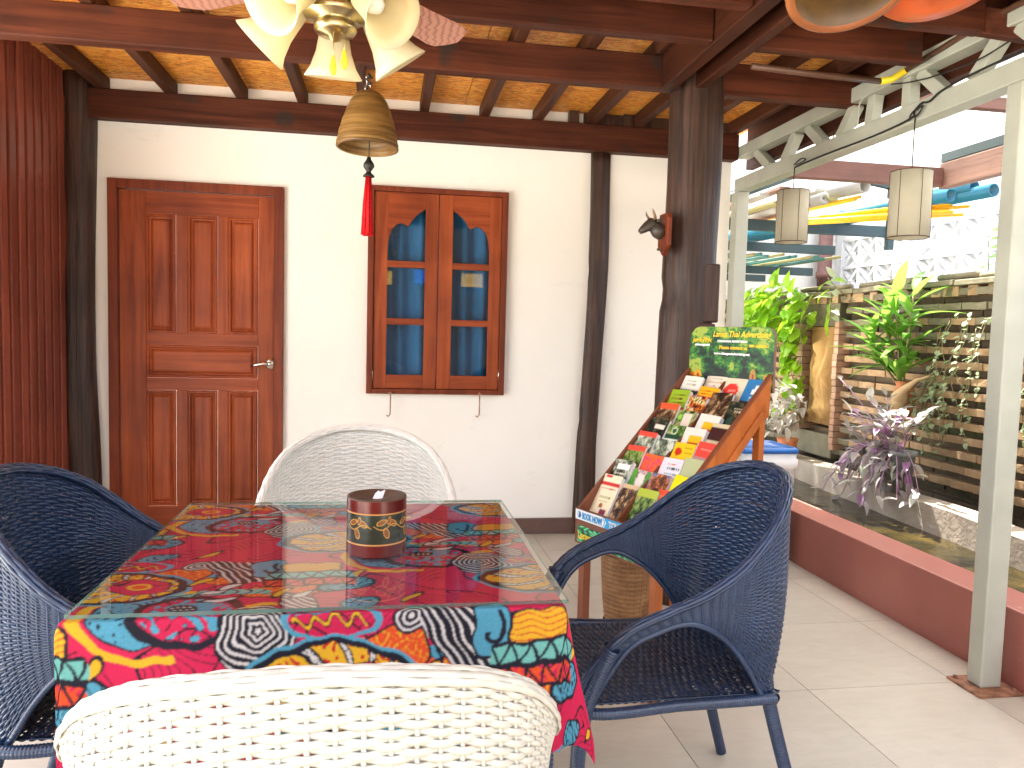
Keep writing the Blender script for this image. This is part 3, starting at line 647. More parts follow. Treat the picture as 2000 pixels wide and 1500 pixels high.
for row in range(14):
    z = .345+PIT*row
    y = 2.5+(.09 if row % 2 else 0)
    while y < 8.6:
        L_ = .205
        if not (5.60 < y+L_/2 < 6.32 and row > 1):
            mat = 'mossy' if (5.3 < y < 7.5 and row < 3) or row > 11 or (row > 9 and rnd.random() < .5) else 'brick'
            if 3.25 < y < 7.2 and brick_count < 225: brick(3.60, 3.74, y, y+L_-.006, z, z+.044, mat)
            else: stuff.box(3.60, 3.74, y, y+L_-.006, z, z+.044)
        y += L_
so2 = build(stuff, 'far_bricks', 'brick', bwl); so2['kind'] = 'stuff'
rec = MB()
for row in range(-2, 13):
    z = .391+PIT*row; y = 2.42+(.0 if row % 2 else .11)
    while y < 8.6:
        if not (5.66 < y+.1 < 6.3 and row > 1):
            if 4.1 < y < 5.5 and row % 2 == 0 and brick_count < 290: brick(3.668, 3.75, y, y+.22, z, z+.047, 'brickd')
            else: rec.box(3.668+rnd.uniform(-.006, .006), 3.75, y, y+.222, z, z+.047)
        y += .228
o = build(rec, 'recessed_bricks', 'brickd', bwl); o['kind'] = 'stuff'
# top: openwork course, flat course and mossy coping
top = MB(); y = 2.5
while y < 8.6: top.box(3.61, 3.74, y, y+.10, 1.585-.012, 1.665-.008) if False else None; y += .2
tb_ = MB(); cp = MB(); y = 2.4; k = 0
while y < 8.6:
    rise = .03*math.sin(y*1.3); tb_.box(3.60, 3.74, y, y+.085+.05*(k % 3 == 0), 1.662-.094+.0, 1.632); y += .165; k += 1
o = build(tb_, 'openwork_bricks', 'brick', bwl); o['kind'] = 'stuff'
y = 2.4; k = 0
while y < 8.6:
    L_ = rnd.uniform(.28, .40); dz = rnd.uniform(-.006, .008)
    build(MB().hexa([(3.575, y, 1.634+dz), (3.80, y, 1.634+dz), (3.80, y+L_, 1.634), (3.578, y+L_, 1.634)], [(3.58, y, 1.672+dz), (3.80, y, 1.676+dz), (3.80, y+L_-.01, 1.672), (3.58, y+L_-.01, 1.670)]), 'coping_tile', 'mossy', bwl, bevel=.006); y += L_+.004; k += 1
y = 3.9
for k in range(9):
    build(MB().tube([(3.66, y, 1.698+.004*(k % 2)), (3.66, y+.36, 1.694+.006*(k % 3))], .022, 8), 'coping_tube', 'mossy', bwl, True); y += .37+.12*(k % 2)
# brick pilasters beside the carved panel
pl1 = root('brick_pilaster', (3.6, 6.2, 0), 'pink brick pilaster left of the carved panel', 'pilaster')
for k in range(16):
    z = .50+.0565*k; x_ = rnd.uniform(-.004, .004)
    build(MB().box(3.53+x_, 3.72, 6.07, 6.29, z, z+.051), 'brick', 'brickp', pl1, bevel=.003)
pl2 = root('brick_pilaster', (3.6, 5.66, 0), 'narrow brick pilaster right of the carved panel', 'pilaster')
for k in range(20):
    z = .38+.052*k; build(MB().box(3.555+rnd.uniform(-.005, .005), 3.72, 5.60, 5.66, z, z+.047), 'brick', 'brickp', pl2, bevel=.003)
# carved sandstone panel
cpn = root('carved_panel', (3.6, 5.87, .6), 'carved sandstone relief panel of a standing figure in the wall', 'relief')
ny, nzz = 60, 150; yy = np.linspace(5.68, 6.055, ny); zz = np.linspace(.57, 1.375, nzz); YY, ZZ = np.meshgrid(yy, zz)
def gb(cy, cz, sy, sz, h): return h*np.exp(-((YY-cy)/sy)**2-((ZZ-cz)/sz)**2)
H_ = gb(5.86, 1.20, .045, .055, .06)+gb(5.86, 1.03, .07, .10, .05)+gb(5.84, .84, .06, .14, .045)+gb(5.80, .70, .09, .05, .05)+gb(5.95, 1.05, .02, .13, .03)+gb(5.76, 1.0, .025, .18, .045)+gb(5.92, .92, .03, .07, .03)+gb(5.88, 1.11, .015, .02, .015)
H_ = H_+.003*np.sin(ZZ*60+5*np.sin(YY*30))*(ZZ < 1.0)*(np.abs(YY-5.85) < .13)+.004*np.sin(YY*150+4*np.sin(ZZ*12))*(H_ > .02)*(ZZ < 1.05)+gb(5.86, 1.235, .022, .02, .02)+gb(5.76, .64, .03, .03, .03)+gb(5.97, .66, .03, .04, .03)
edge = .5+.5*np.cos(np.clip(np.maximum(np.abs(YY-5.8675)/.1875, 0), 0, 1)**8*PI)
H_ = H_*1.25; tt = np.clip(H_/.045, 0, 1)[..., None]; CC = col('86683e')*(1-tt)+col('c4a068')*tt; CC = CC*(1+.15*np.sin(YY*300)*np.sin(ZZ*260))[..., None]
o = grid_obj('relief', 'carved', np.stack([3.60-.02*edge-H_, YY, ZZ], -1), CC, cpn)
build(MB().box(3.605, 3.72, 5.68, 6.055, .57, 1.375), 'slab', 'sand', cpn)
build(MB().box(3.56, 3.72, 5.66, 6.07, 1.376, 1.56).box(3.56, 3.72, 5.66, 6.07, .40, .569), 'lintel', 'mossy', bwl) if False else box('panel_lintel', 'mossy', (3.60, 3.72, 5.665, 6.30, 1.38, 1.565), bwl)
box('panel_footing', 'mossy', (3.585, 3.72, 5.665, 6.30, .30, .49), bwl)

# ------------------------------------------------------------------ leaves
def leaf_mesh(name, L_, W_, mat, fold=.25, droop=.3, heart=False, n=6, tip=1.0):
    vs = []; fs = []
    for i in range(n+1):
        t = i/n
        if heart: w_ = W_*(math.sin(PI*min(1, t*.92+.10))**.8)*(1-.25*t)
        else: w_ = W_*math.sin(PI*(t**.75*.93+.045))**.9
        if i == n: w_ = W_*.02
        y_ = L_*t; z_ = -droop*L_*t*t; bk = (-.10*L_ if heart and i == 0 else 0)
        vs += [(-w_, y_+bk, z_+fold*w_), (0, y_, z_), (w_, y_+bk, z_+fold*w_)]
        if i: a = 3*(i-1); fs += [(a, a+1, a+4, a+3), (a+1, a+2, a+5, a+4)]
    me = bpy.data.meshes.new(name); me.from_pydata(vs, [], fs); me.polygons.foreach_set('use_smooth', [True]*len(fs)); me.materials.append(M[mat]); return me
def leaf(me, par, p, d, up=(0, 0, 1), s=1, name='leaf', roll=0):
    d = Vector(d).normalized(); u = Vector(up); x = d.cross(u)
    if x.length < .05: x = d.cross(Vector((1, 0, .2)))
    x.normalize(); z = x.cross(d); m = Matrix((x, d, z)).transposed()
    if roll: m = Matrix.Rotation(roll, 3, d) @ m
    o = bpy.data.objects.new(name, me); COL.objects.link(o); o.parent = par; mm = (m*s).to_4x4(); mm.translation = Vector(p); o.matrix_local = PINV[par.name] @ mm; return o
G = random.Random(21)
def rv(a=1): return Vector((G.uniform(-a, a), G.uniform(-a, a), G.uniform(-a, a)))
# vine heap on the wall behind the rack
vr = root('leafy_vine', (3.4, 6.3, .5), 'bright green heart leaved vine heaped over the wall behind the rack', 'vine')
vm = [leaf_mesh('vine_leaf', .105, .050, 'leafv', .3, .25, True), leaf_mesh('vine_leaf', .085, .043, 'leafv', .15, .4, True), leaf_mesh('vine_leaf', .12, .052, 'leafv', .4, .2, True)]
for k in range(290):
    t = G.random()
    if k < 225:
        a = G.uniform(0, 2*PI); r = G.random()**.5; y = 6.33+.48*r*math.cos(a); z = 1.48+.26*r*math.sin(a); x = 3.38+G.uniform(-.14, .18)-.08*(1-r)
    else:
        y = 6.02+G.uniform(-.09, .14)-(.05*t); z = 1.35-.72*t; x = 3.42+G.uniform(-.07, .05)
    d = Vector((-.6, G.uniform(-.9, .9), G.uniform(-1.1, .15))); leaf(vm[k % 3], vr, (x, y, z), d, Vector((-.5, 0, .9))+rv(.5), G.uniform(.8, 1.25))
for (y, z) in ((6.28, 1.80), (6.33, 1.78), (6.08, 1.76), (6.02, 1.70)): leaf(vm[2], vr, (3.38, y, z-.06), (-.2, G.uniform(-.3, .3), 1), (-1, 0, .2), 1.25)
sm_ = MB()
for k in range(9):
    y = 6.05+G.uniform(-.12, .5); sm_.tube([(3.5, y, 1.62), (3.42, y-.02, 1.4), (3.44, y-.05+G.uniform(-.05, .05), 1.0), (3.5, 6.0+G.uniform(-.08, .1), .55)], .004, 5)
build(sm_, 'stems', 'stem', vr, True)
# small plant on the coping
tp = root('coping_plant', (3.5, 5.55, 1.6), 'sparse long leaved plant sprouting from the coping above the relief', 'plant')
tm_ = [leaf_mesh('leaf', .17, .030, 'leafv', .3, .5), leaf_mesh('leaf', .12, .026, 'leafs', .3, .6)]
build(MB().tube([(3.62, 5.58, 1.60), (3.52, 5.60, 1.68), (3.46, 5.58, 1.62), (3.44, 5.55, 1.45)], .005, 5).tube([(3.52, 5.60, 1.68), (3.45, 5.62, 1.76)], .004, 5), 'stem', 'stem', tp, True)
for (y, z, dy, dz, q_) in [(5.60, 1.72, 1, .1, 0), (5.6, 1.73, -1, .3, 0), (5.60, 1.70, .8, .6, 1), (5.58, 1.66, .9, -.2, 0), (5.58, 1.66, -.8, -.1, 1), (5.56, 1.58, 1, -.3, 0), (5.55, 1.52, .9, -.5, 0), (5.55, 1.50, -.8, .2, 1), (5.55, 1.46, .9, -.7, 0), (5.54, 1.45, -.9, .1, 1), (5.60, 1.76, .2, .9, 1), (5.56, 1.60, .3, .2, 1)]:
    leaf(tm_[q_], tp, (3.47+G.uniform(-.03, .03), y, z), (G.uniform(-.5, 0), dy, dz), (-.6, 0, 1), G.uniform(.85, 1.15))
# dracaena in a wall pot
dp = root('dracaena', (3.48, 4.72, .98), 'tall green dracaena with strap leaves in the wall pot', 'plant')
dm = [leaf_mesh('leaf', .38, .034, 'leafd', .4, .40, n=9), leaf_mesh('leaf', .32, .030, 'leafd', .35, .75, n=9), leaf_mesh('leaf', .27, .026, 'leafd', .5, .25, n=8)]
canes = [((3.47, 4.72, .99), (3.46, 4.83, 1.25), (3.45, 4.89, 1.48)), ((3.47, 4.70, .99), (3.44, 4.72, 1.30), (3.43, 4.76, 1.58)), ((3.47, 4.68, .99), (3.43, 4.60, 1.28), (3.42, 4.56, 1.60)), ((3.46, 4.74, .99), (3.40, 4.86, 1.16), (3.38, 4.93, 1.30))]
for a, b, c in canes:
    build(MB().tube([a, b, c], [.009, .007, .005], 6), 'cane', 'stem', dp, True)
    for k in range(17):
        t = .12+.88*k/16; p = Vector(a).lerp(Vector(b), min(1, t*2)) if t < .5 else Vector(b).lerp(Vector(c), (t-.5)*2)
        an = k*2.4+G.uniform(-.4, .4); leaf(dm[k % 3], dp, p, (math.cos(an)*.8-.12, math.sin(an)*1.1, .55+.8*t+G.uniform(-.4, .3)), (0, 0, 1), G.uniform(.7, 1.12))
for k in range(9): leaf(dm[0], dp, (3.46, 4.70, 1.0), (G.uniform(-.6, .1), G.uniform(-.9, 1.2), G.uniform(.1, 1)), (0, 0, 1), G.uniform(.7, 1))
wp = root('wall_pot', (3.5, 4.68, .8), 'terracotta wall pot with a pale snail shaped ornament under the dracaena', 'pot')
build(MB().lathe([(.0, .74), (.04, .75), (.065, .80), (.075, .86), (.065, .93), (.052, .965), (.064, 1.0), (.058, 1.0), (.045, .97), (0, .96)], (3.50, 4.70, 0), 24), 'pot', 'terra', wp, True)
build(MB().tube([(3.44, 4.66, .84), (3.42, 4.64, .90), (3.42, 4.60, .95), (3.44, 4.50, 1.02), (3.46, 4.42, 1.05)], [.045, .052, .026, .012, .005], 12).tube([(3.42, 4.64, .86), (3.38, 4.62, .81), (3.40, 4.60, .77)], [.035, .038, .015], 12), 'ornament', 'sand', wp, True)
# trailing small-leaved vines
def hang(name, strands, nl, label, me_list, par=None):
    r = root(name, (3.5, 4, 1), label, 'vine'); m = MB(); pts = []
    for (y, z0, z1, sw_) in strands:
        P = [Vector((3.55-.06*math.sin(PI*t)+G.uniform(-.01, .01), y+sw_*t+.02*math.sin(9*t+y*20), z0+(z1-z0)*t)) for t in [i/8 for i in range(9)]]; m.tube(P, .0022, 4); pts.append(P)
    o = build(m, 'stems', 'stem', r, True)
    for k in range(nl):
        P = pts[k % len(pts)]; t = G.random()*7.99; i = int(t); p = P[i].lerp(P[i+1], t-i); leaf(me_list[k % len(me_list)], r, p, (G.uniform(-.9, -.1), G.uniform(-1, 1), G.uniform(-.9, .3)), (-.4, 0, 1), G.uniform(.7, 1.25))
    return r
sl_ = [leaf_mesh('small_leaf', .036, .017, 'leafs', .25, .2, True, 4), leaf_mesh('small_leaf', .030, .016, 'leafs', .4, .1, True, 4)]
hang('trailing_vine', [(4.03+.05*k, 1.46-.05*(k % 3), .95-.18*(k % 3), G.uniform(-.03, .08)) for k in range(9)], 150, 'grey green small leaved vine trailing from the wall top beside the steel post', sl_)
hang('trailing_vine', [(4.30+.035*k, 1.12-.03*(k % 3), .72-.06*(k % 4), G.uniform(-.03, .03)) for k in range(9)], 130, 'round leaved vine clump hanging right of the wall pot', sl_)
hang('trailing_vine', [(3.55+.05*k, 1.10-.05*(k % 3), .50+.06*(k % 4), G.uniform(-.04, .03)) for k in range(6)], 70, 'small leaved vine hanging right of the near steel post', sl_)
# purple wandering plant on the ledge
pp_ = root('potted_purple_plant', (3.22, 4.40, .31), 'purple and silver trailing plant in a grey pot on the ledge', 'plant')
build(MB().lathe([(0, .315), (.052, .315), (.072, .545), (.085, .550), (.085, .575), (.078, .575), (.070, .54), (0, .53)], (3.25, 4.34, 0), 24), 'pot', 'greypot', pp_, True)
build(MB().lathe([(0, .315), (.05, .315), (.075, .53), (.085, .535), (.085, .556), (.075, .556), (0, .52)], (3.25, 4.62, 0), 24), 'pot', 'black', pp_, True)
pm = [leaf_mesh('leaf', .125, .026, 'leafp', .35, .30), leaf_mesh('leaf', .10, .023, 'leafp', .4, .5), leaf_mesh('leaf', .11, .024, 'leafp2', .4, .3), leaf_mesh('leaf', .115, .025, 'leafw', .45, .3)]
stm = MB()
for k in range(80):
    y0 = 4.30+.38*G.random(); an = G.uniform(0, 2*PI); L_ = G.uniform(.14, .33); up_ = G.uniform(.0, 1.15)*(1.3 if y0 < 4.5 else .85); dx, dy = math.cos(an)*.45-.35, math.sin(an)
    P = []; x, y, z = 3.24, y0, .56
    for i in range(6):
        t = i/5; P.append(Vector((3.24+dx*L_*t*1.0, y0+dy*L_*t*1.05, .56+L_*(up_*t*1.25-t*t*(1.35 if up_ < .75 else .5)))))
    stm.tube(P, .0028, 4)
    for i in range(2, 6):
        dd = (P[i]-P[i-1]).normalized(); mi = 0 if y0 > 4.5 else 3
        leaf(pm[G.choice([0, 0, 1, 1, 2, mi, mi, mi])], pp_, P[i], dd+rv(.9)+Vector((0, 0, .3)), (0, 0, 1), G.uniform(.6, 1.08))
build(stm, 'stems', 'leafp2', pp_, True)
# variegated plant behind the bin
vp = root('variegated_plant', (3.15, 5.75, .31), 'white and pink variegated plant on the ledge behind the bin', 'plant')
build(MB().lathe([(0, .31), (.06, .31), (.085, .46), (.078, .46), (0, .45)], (3.25, 5.75, 0), 20), 'pot', 'terra', vp, True)
wm_ = [leaf_mesh('leaf', .11, .026, 'leafw', .35, .4), leaf_mesh('leaf', .09, .022, 'leafw', .3, .6)]
for k in range(85):
    leaf(wm_[k % 2], vp, (3.22+G.uniform(-.12, .1), 5.77+G.uniform(-.2, .2), .50+G.random()*.38), (G.uniform(-1, .2), G.uniform(-1, 1), G.uniform(-.7, .8)), (0, 0, 1), G.uniform(.7, 1.2))

# ------------------------------------------------------------------ pond side roof and outer beam
prf = root('pond_roof', (2.8, 3, 2.5), 'translucent corrugated roofing over the pond on brown crossbeams', 'roof')
mb = MB(); nn = 80
xs = np.linspace(2.26, 3.42, nn)
ysr = [-2.0, 1.0, 4.2, 4.6]
def roofz(x, y): return 2.60-.05*(x-2.26)+.008*math.sin(x*2*PI/.076)-.012*(y-2)
V_ = [(x, y, roofz(x, y)) for y in ysr for x in xs]
mb.add(V_, [(j*nn+i, j*nn+i+1, (j+1)*nn+i+1, (j+1)*nn+i) for j in range(3) for i in range(nn-1)])
build(mb, 'roof_sheet', 'poly', prf, True)
box('outer_beam', 'plank', (3.27, 3.33, -2.0, 4.2, 2.19, 2.34), prf, .005)
box('outer_beam', 'iron', (3.275, 3.325, -2.0, 4.2, 2.345, 2.40), prf, .003)
box('crossbeam', 'plankX', (2.25, 3.268, 4.16, 4.22, 2.20, 2.31), prf, .004)
box('crossbeam', 'plankX', (2.25, 3.40, 3.56, 3.61, 2.47, 2.535), prf, .004)
box('crossbeam', 'plankX', (2.25, 3.40, 2.2, 2.25, 2.47, 2.535), prf, .004)
box('crossbeam', 'plankX', (2.25, 3.40, .8, .85, 2.47, 2.535), prf, .004)

# ------------------------------------------------------------------ breeze block wall of the neighbour
bb = root('breeze_block_wall', (5.2, 6, 0), 'white openwork breeze block wall beyond the garden wall', 'wall')
X5 = 5.0; S_ = .30
zt = 2.375
for d in [(2.2, 9.6, zt, 4.6), (2.2, 9.6, -.05, zt-4*S_)]: box('wall_body', 'white', (X5, X5+.12, d[0], d[1], d[2], d[3]), bb, 0)
box('wall_body', 'white', (X5, X5+.12, 7.9, 9.6, zt-4*S_, zt), bb, 0)
def block_mesh():
    m = MB(); s = S_; f = .018
    m.box(0, .10, 0, s, 0, f).box(0, .10, 0, s, s-f, s).box(0, .10, 0, f, f, s-f).box(0, .10, s-f, s, f, s-f)
    c = s/2
    for k in range(4):
        a = PI/4+k*PI/2; d = Vector((0, math.cos(a), math.sin(a))); m.bar(Vector((.05, c, c))+d*.035, Vector((.05, c, c))+d*(s*.66), .04, .08, (1, 0, 0))
    m.add([(-.012+0, c, c), (.04, c-.055, c), (.04, c, c-.055), (.04, c+.055, c), (.04, c, c+.055)], [(0, 1, 2), (0, 2, 3), (0, 3, 4), (0, 4, 1)])
    for k in range(4):
        a = k*PI/2; d = Vector((0, math.cos(a), math.sin(a))); t = Vector((0, -math.sin(a), math.cos(a))); e = Vector((.02, c, c))+d*(c-f)
        m.add([e+t*.045, e-t*.045, e-d*.05+Vector((.02, 0, 0)), e+Vector((.06, 0, 0))+t*.045, e+Vector((.06, 0, 0))-t*.045], [(0, 2, 1), (0, 3, 2), (1, 2, 4)])
    return m
bo = build(block_mesh(), 'block', 'white'); bmesh_ = bo.data; bpy.data.objects.remove(bo)
for i in range(19):
    for j in range(4):
        o = bpy.data.objects.new('block', bmesh_); o.location = (X5+.01, 2.2+S_*i, zt-(j+1)*S_); COL.objects.link(o); o.parent = bb; o.matrix_parent_inverse = PINV[bb.name]
box('recess_wall', 'stucco', (X5+.45, X5+.5, 2.2, 9.6, 0, 3.5), bb, 0)
box('pier', 'white', (X5-.05, X5+.12, 6.72, 6.80, 0, 4.0), bb, 0)
tpn = root('tarpaulin', (4.2, 5, 1.7), 'blue grey tarpaulin slope showing above the garden wall', 'tarpaulin')
mb = MB(); n1, n2 = 16, 8; vs = []
for i in range(n1+1):
    for j in range(n2+1): a, b = i/n1, j/n2; vs.append((4.15+.8*b, 5.55-2.6*a, 1.58+(.16+.62*a*1.3)*b+.62*a*.45+.012*math.sin(i*1.3+j)))
mb.add(vs, [(i*(n2+1)+j, i*(n2+1)+j+1, (i+1)*(n2+1)+j+1, (i+1)*(n2+1)+j) for i in range(n1) for j in range(n2)]); build(mb, 'sheet', 'tarp', tpn, True)
build(MB().tube([(4.15, 5.5, 0), (4.15, 5.5, 1.6)], .02, 8).tube([(4.95, 3.0, 0), (4.95, 3.0, 2.5)], .02, 8), 'pole', 'iron', tpn, True)
wd_ = root('tall_weed', (3.9, 4.4, 1.5), 'thin leafy weed standing up in front of the tarpaulin', 'plant')
build(MB().tube([(3.72, 4.28, 1.66), (3.72, 4.29, 1.85), (3.71, 4.30, 1.98)], .003, 5), 'stem', 'stem', wd_, True)
for k in range(16): leaf(sl_[k % 2] if k % 3 else vm[1], wd_, (3.715, 4.285, 1.70+.018*k), (G.uniform(-.3, .3), G.choice([-1, 1]), .3), (-.5, 0, 1), .9)

# ------------------------------------------------------------------ back buildings and the pipe shed
sb = root('back_building', (4.5, 8.2, 0), 'grey stucco outbuilding with a dark doorway behind the garden', 'building')
for d in [(2.2, 4.98, 0, 2.52), (5.42, 5.50, 0, 2.36)]: box('wall', 'stucco', (d[0], d[1], 8.0, 8.15, d[2], d[3]), sb, 0)
box('wall', 'white', (2.2, 7.5, 8.0, 8.15, 2.53, 3.6), sb, 0); box('wall', 'white', (5.51, 7.5, 7.98, 8.15, 0, 2.52), sb, 0)
box('doorway', 'room', (4.985, 5.415, 8.12, 8.3, 0, 2.36), sb, 0)
box('door_jamb', 'stucco', (4.985, 5.12, 8.02, 8.12, 0, 2.36), sb, 0)
build(MB().tube([(5.33, 7.99, 0), (5.33, 7.99, 2.4)], .012, 6), 'wire_pipe', 'steel', sb, True)
build(MB().lathe([(.075, 0), (.075, 1.95), (.09, 1.95), (.09, 2.02), (.075, 2.02), (.075, 2.7)], (4.78, 7.86, 0), 16), 'drain_pipe', 'plankX', sb, True)
nb = root('neighbour_house', (12, 14, 0), 'white neighbouring house wall rising behind the shed', 'house')
box('wall', 'white', (1.5, 16, 13, 13.3, 0, 5.2), nb, 0); build(MB().hexa([(1, 12.4, 5.2), (16.5, 12.4, 5.2), (16.5, 16, 5.2), (1, 16, 5.2)], [(1, 12.6, 5.35), (16.5, 12.6, 5.35), (16.5, 14.5, 6.6), (1, 14.5, 6.6)]), 'roof', 'steel', nb)
sh = root('pipe_shed', (3.3, 6, 0), 'dark green steel rack shed with translucent roof holding pipes', 'shed')
for (y, z, x1) in ((5.6, 2.10, 4.05), (6.9, 2.10, 4.3), (8.0-.1, 2.10, 4.2)): box('shelf_bar', 'iron', (2.35, x1, y, y+.05, z, z+.085), sh, .002)
for y in (6.9, 7.8): box('shelf_bar', 'iron', (2.35, 3.9, y-.3, y-.25, 1.86, 1.93), sh, .002)
for (x, y) in ((2.4, 5.6), (3.93, 5.58), (2.4, 7.7)): box('column', 'iron', (x, x+.05, y, y+.05, 0 if x < 3 else 2.0, 2.56), sh, .002)
build(MB().bar((2.35, 5.60, 2.24), (3.27, 5.60, 2.60), .05, .055), 'rafter', 'iron', sh); build(MB().bar((3.27, 5.60, 2.60), (4.1, 5.60, 2.48), .05, .055), 'rafter', 'iron', sh)
build(MB().bar((2.35, 6.7, 2.24), (3.27, 6.7, 2.60), .05, .055), 'rafter', 'iron', sh); build(MB().bar((2.78, 5.2, 2.44), (2.78, 8.0, 2.44), .04, .04), 'purlin', 'iron', sh)
mb = MB(); nn = 60; xs = np.linspace(2.3, 4.15, nn)
V_ = [(x, y, (2.27+(x-2.35)*.39 if x < 3.27 else 2.63-(x-3.27)*.145)+.008*math.sin(x*2*PI/.08)) for y in (5.4, 8.0) for x in xs]
mb.add(V_, [(i, i+1, nn+i+1, nn+i) for i in range(nn-1)]); build(mb, 'roof_sheet', 'poly', sh, True)
def pipe(nm, a, b, r, mat, label, grp=None, wall=.85):
    a, b = Vector(a), Vector(b); t = root(nm, tuple(b), label, 'pipe', grp); L_ = (b-a).length
    build(MB().lathe([(r, 0), (r, L_), (r*wall, L_), (r*wall, 0)], a, 14, b-a, closed=True), 'tube', mat, t, True)
for k, (a, b, lab) in enumerate([((3.2, 7.6, 2.24), (3.60, 4.50, 2.225), 'blue water pipe with the leftmost open end on the rack'), ((3.35, 7.6, 2.27), (3.70, 4.42, 2.268), 'blue water pipe with the uppermost open end on the rack'), ((3.45, 7.6, 2.24), (3.72, 4.28, 2.225), 'blue water pipe with the rightmost open end on the rack')]):
    pipe('water_pipe', a, b, .043, 'pvcb', lab, 'blue water pipes on the shed rack', .86)
pipe('drain_pipe', (2.72, 7.5, 2.34), (3.17, 4.78, 2.31), .048, 'pvcg', 'thick grey drain pipe on top of the shed rack', None, .86)
pipe('drain_pipe', (2.60, 7.3, 2.28), (2.98, 4.95, 2.245), .045, 'pvcg', 'grey half pipe lying left of the thick drain pipe', None, .3)
for k in range(14):
    r_ = random.Random(k+90); x = 3.62+.05*(k % 4)+r_.uniform(-.02, .02); z = 2.125+.022*(k//4)
    pipe('conduit_pipe', (2.75+.03*(k % 5), 6.1+.05*k, 2.19+.004*k), (x-.45*(k % 5 == 4), 4.62+r_.uniform(-.12, .1)+(.35 if k % 5 == 4 else 0), z+.09*(k % 5 == 4)), .0125, 'pvcy', 'thin yellow conduit pipe in the bundle on the shed rack', 'yellow conduit pipes on the shed rack', .7)
for k in range(8):
    x = 2.42+.085*k; ob = root('stored_plank', (x, 5.3, 2.2), 'old board lying on the left part of the shed rack', 'plank', 'old boards on the shed rack')
    build(MB().bar((x-.1, 7.8, 2.205+.02*(k % 2)), (x+.02, 5.05-.12*(k % 3), 2.215+.028*(k % 3)), .075, .018), 'board', ['plank', 'pvcg', 'plank', 'stem'][k % 4], ob)
for k in range(16):
    x = 2.40+.085*k; ob = root('teal_tube', (x, 6, 1.95), 'thin teal tube on the lower shelf of the shed', 'tube', 'teal tubes on the lower shed shelf')
    build(MB().tube([(x-.1, 8.0, 1.945), (x+.05, 5.9+.05*(k % 3), 1.95+.012*(k % 2))], .013, 7), 'tube', 'teal' if k % 3 else 'stem', ob, True)
tie = root('binding_tape', (3.0, 5.3, 2.2), 'white plastic tape tied round the yellow conduit bundle', 'tape')
build(MB().tube([(3.03, 5.36, 2.09), (3.01, 5.35, 2.14), (3.02, 5.34, 2.25), (3.0, 5.38, 2.28)], [.006, .010, .010, .006], 6, flat=.3), 'tape', 'white', tie, True)
# trees far behind the house roofline give the open sky some green (seen through gaps)
tr_ = root('mango_tree', (8.5, 17, 0), 'broad green tree behind the neighbouring white house', 'tree')
build(MB().tube([(8.5, 17, 0), (8.6, 17, 3), (8.4, 17.1, 5.5)], [.28, .22, .1], 10), 'trunk', 'log', tr_, True)
cr_ = MB(); g2 = random.Random(5)
for k in range(5000):
    a = g2.uniform(0, 2*PI); ph = g2.uniform(-1, 1); r = g2.random()**.35*(1+.25*math.sin(a*3)); c = Vector((8.5+2.6*r*math.cos(a)*math.sqrt(1-ph*ph), 17+2.2*r*math.sin(a)*math.sqrt(1-ph*ph), 6.3+1.7*r*ph)); u = Vector((g2.uniform(-1, 1), g2.uniform(-1, 1), g2.uniform(-1, 1))).normalized()*.12; v = u.cross(Vector((g2.uniform(-1, 1), g2.uniform(-1, 1), g2.uniform(-1, 1)))).normalized()*.05
    cr_.add([c-u, c+v, c+u, c-v], [(0, 1, 2, 3)])
build(cr_, 'crown', 'leafd', tr_)
# the room's far side behind the camera, mirrored faintly in the window panes
op = root('opposite_house', (0, -7, 0), 'brown house front across the yard behind the viewer', 'house')
box('wall', 'tin', (-6, 6, -7.3, -7, 0, 3.6), op, 0)
for i, (x, z, m) in enumerate([(-.35, 2.35, 'amber'), (.56, 2.4, 'cobalt'), (1.55, 2.36, 'amber'), (-2.2, 2.35, 'cobalt')]): box('window_panel', m, (x, x+.45, -7.0, -6.97, z-.16, z+.12), op, 0)
# ------------------------------------------------------------------ woven chairs
def crom(P, n):
    P = np.array(P, float); out = []; m = len(P)
    # resample a Catmull-Rom curve evenly
    d = []
    for i in range(m-1):
        p0 = P[max(i-1, 0)]; p1 = P[i]; p2 = P[i+1]; p3 = P[min(i+2, m-1)]
        for t in np.linspace(0, 1, 24, endpoint=False):
            d.append(.5*((2*p1)+(-p0+p2)*t+(2*p0-5*p1+4*p2-p3)*t*t+(-p0+3*p1-3*p2+p3)*t**3))
    d.append(P[-1]); d = np.array(d); s = np.r_[0, np.cumsum(np.linalg.norm(np.diff(d, axis=0), axis=1))]
    q = np.linspace(0, s[-1], n); return np.stack([np.interp(q, s, d[:, k]) for k in range(3)], 1)
RIM = [(0, -.318, .922), (.085, -.308, .915), (.16, -.275, .895), (.20, -.248, .875), (.239, -.213, .846), (.274, -.160, .795), (.293, -.095, .738), (.299, -.015, .688), (.296, .07, .652), (.288, .15, .612), (.278, .215, .545), (.268, .255, .47)]
LOW = [(0, -.225, .405), (.10, -.222, .405), (.195, -.222, .400), (.236, -.196, .418), (.248, -.140, .51), (.262, -.075, .580), (.280, .01, .622), (.281, .09, .604), (.270, .155, .560), (.254, .215, .455)]
def half(P, n):
    a = crom(P, n); b = a[::-1].copy(); b[:, 0] *= -1; return np.concatenate([b[:-1], a])
NS = 35
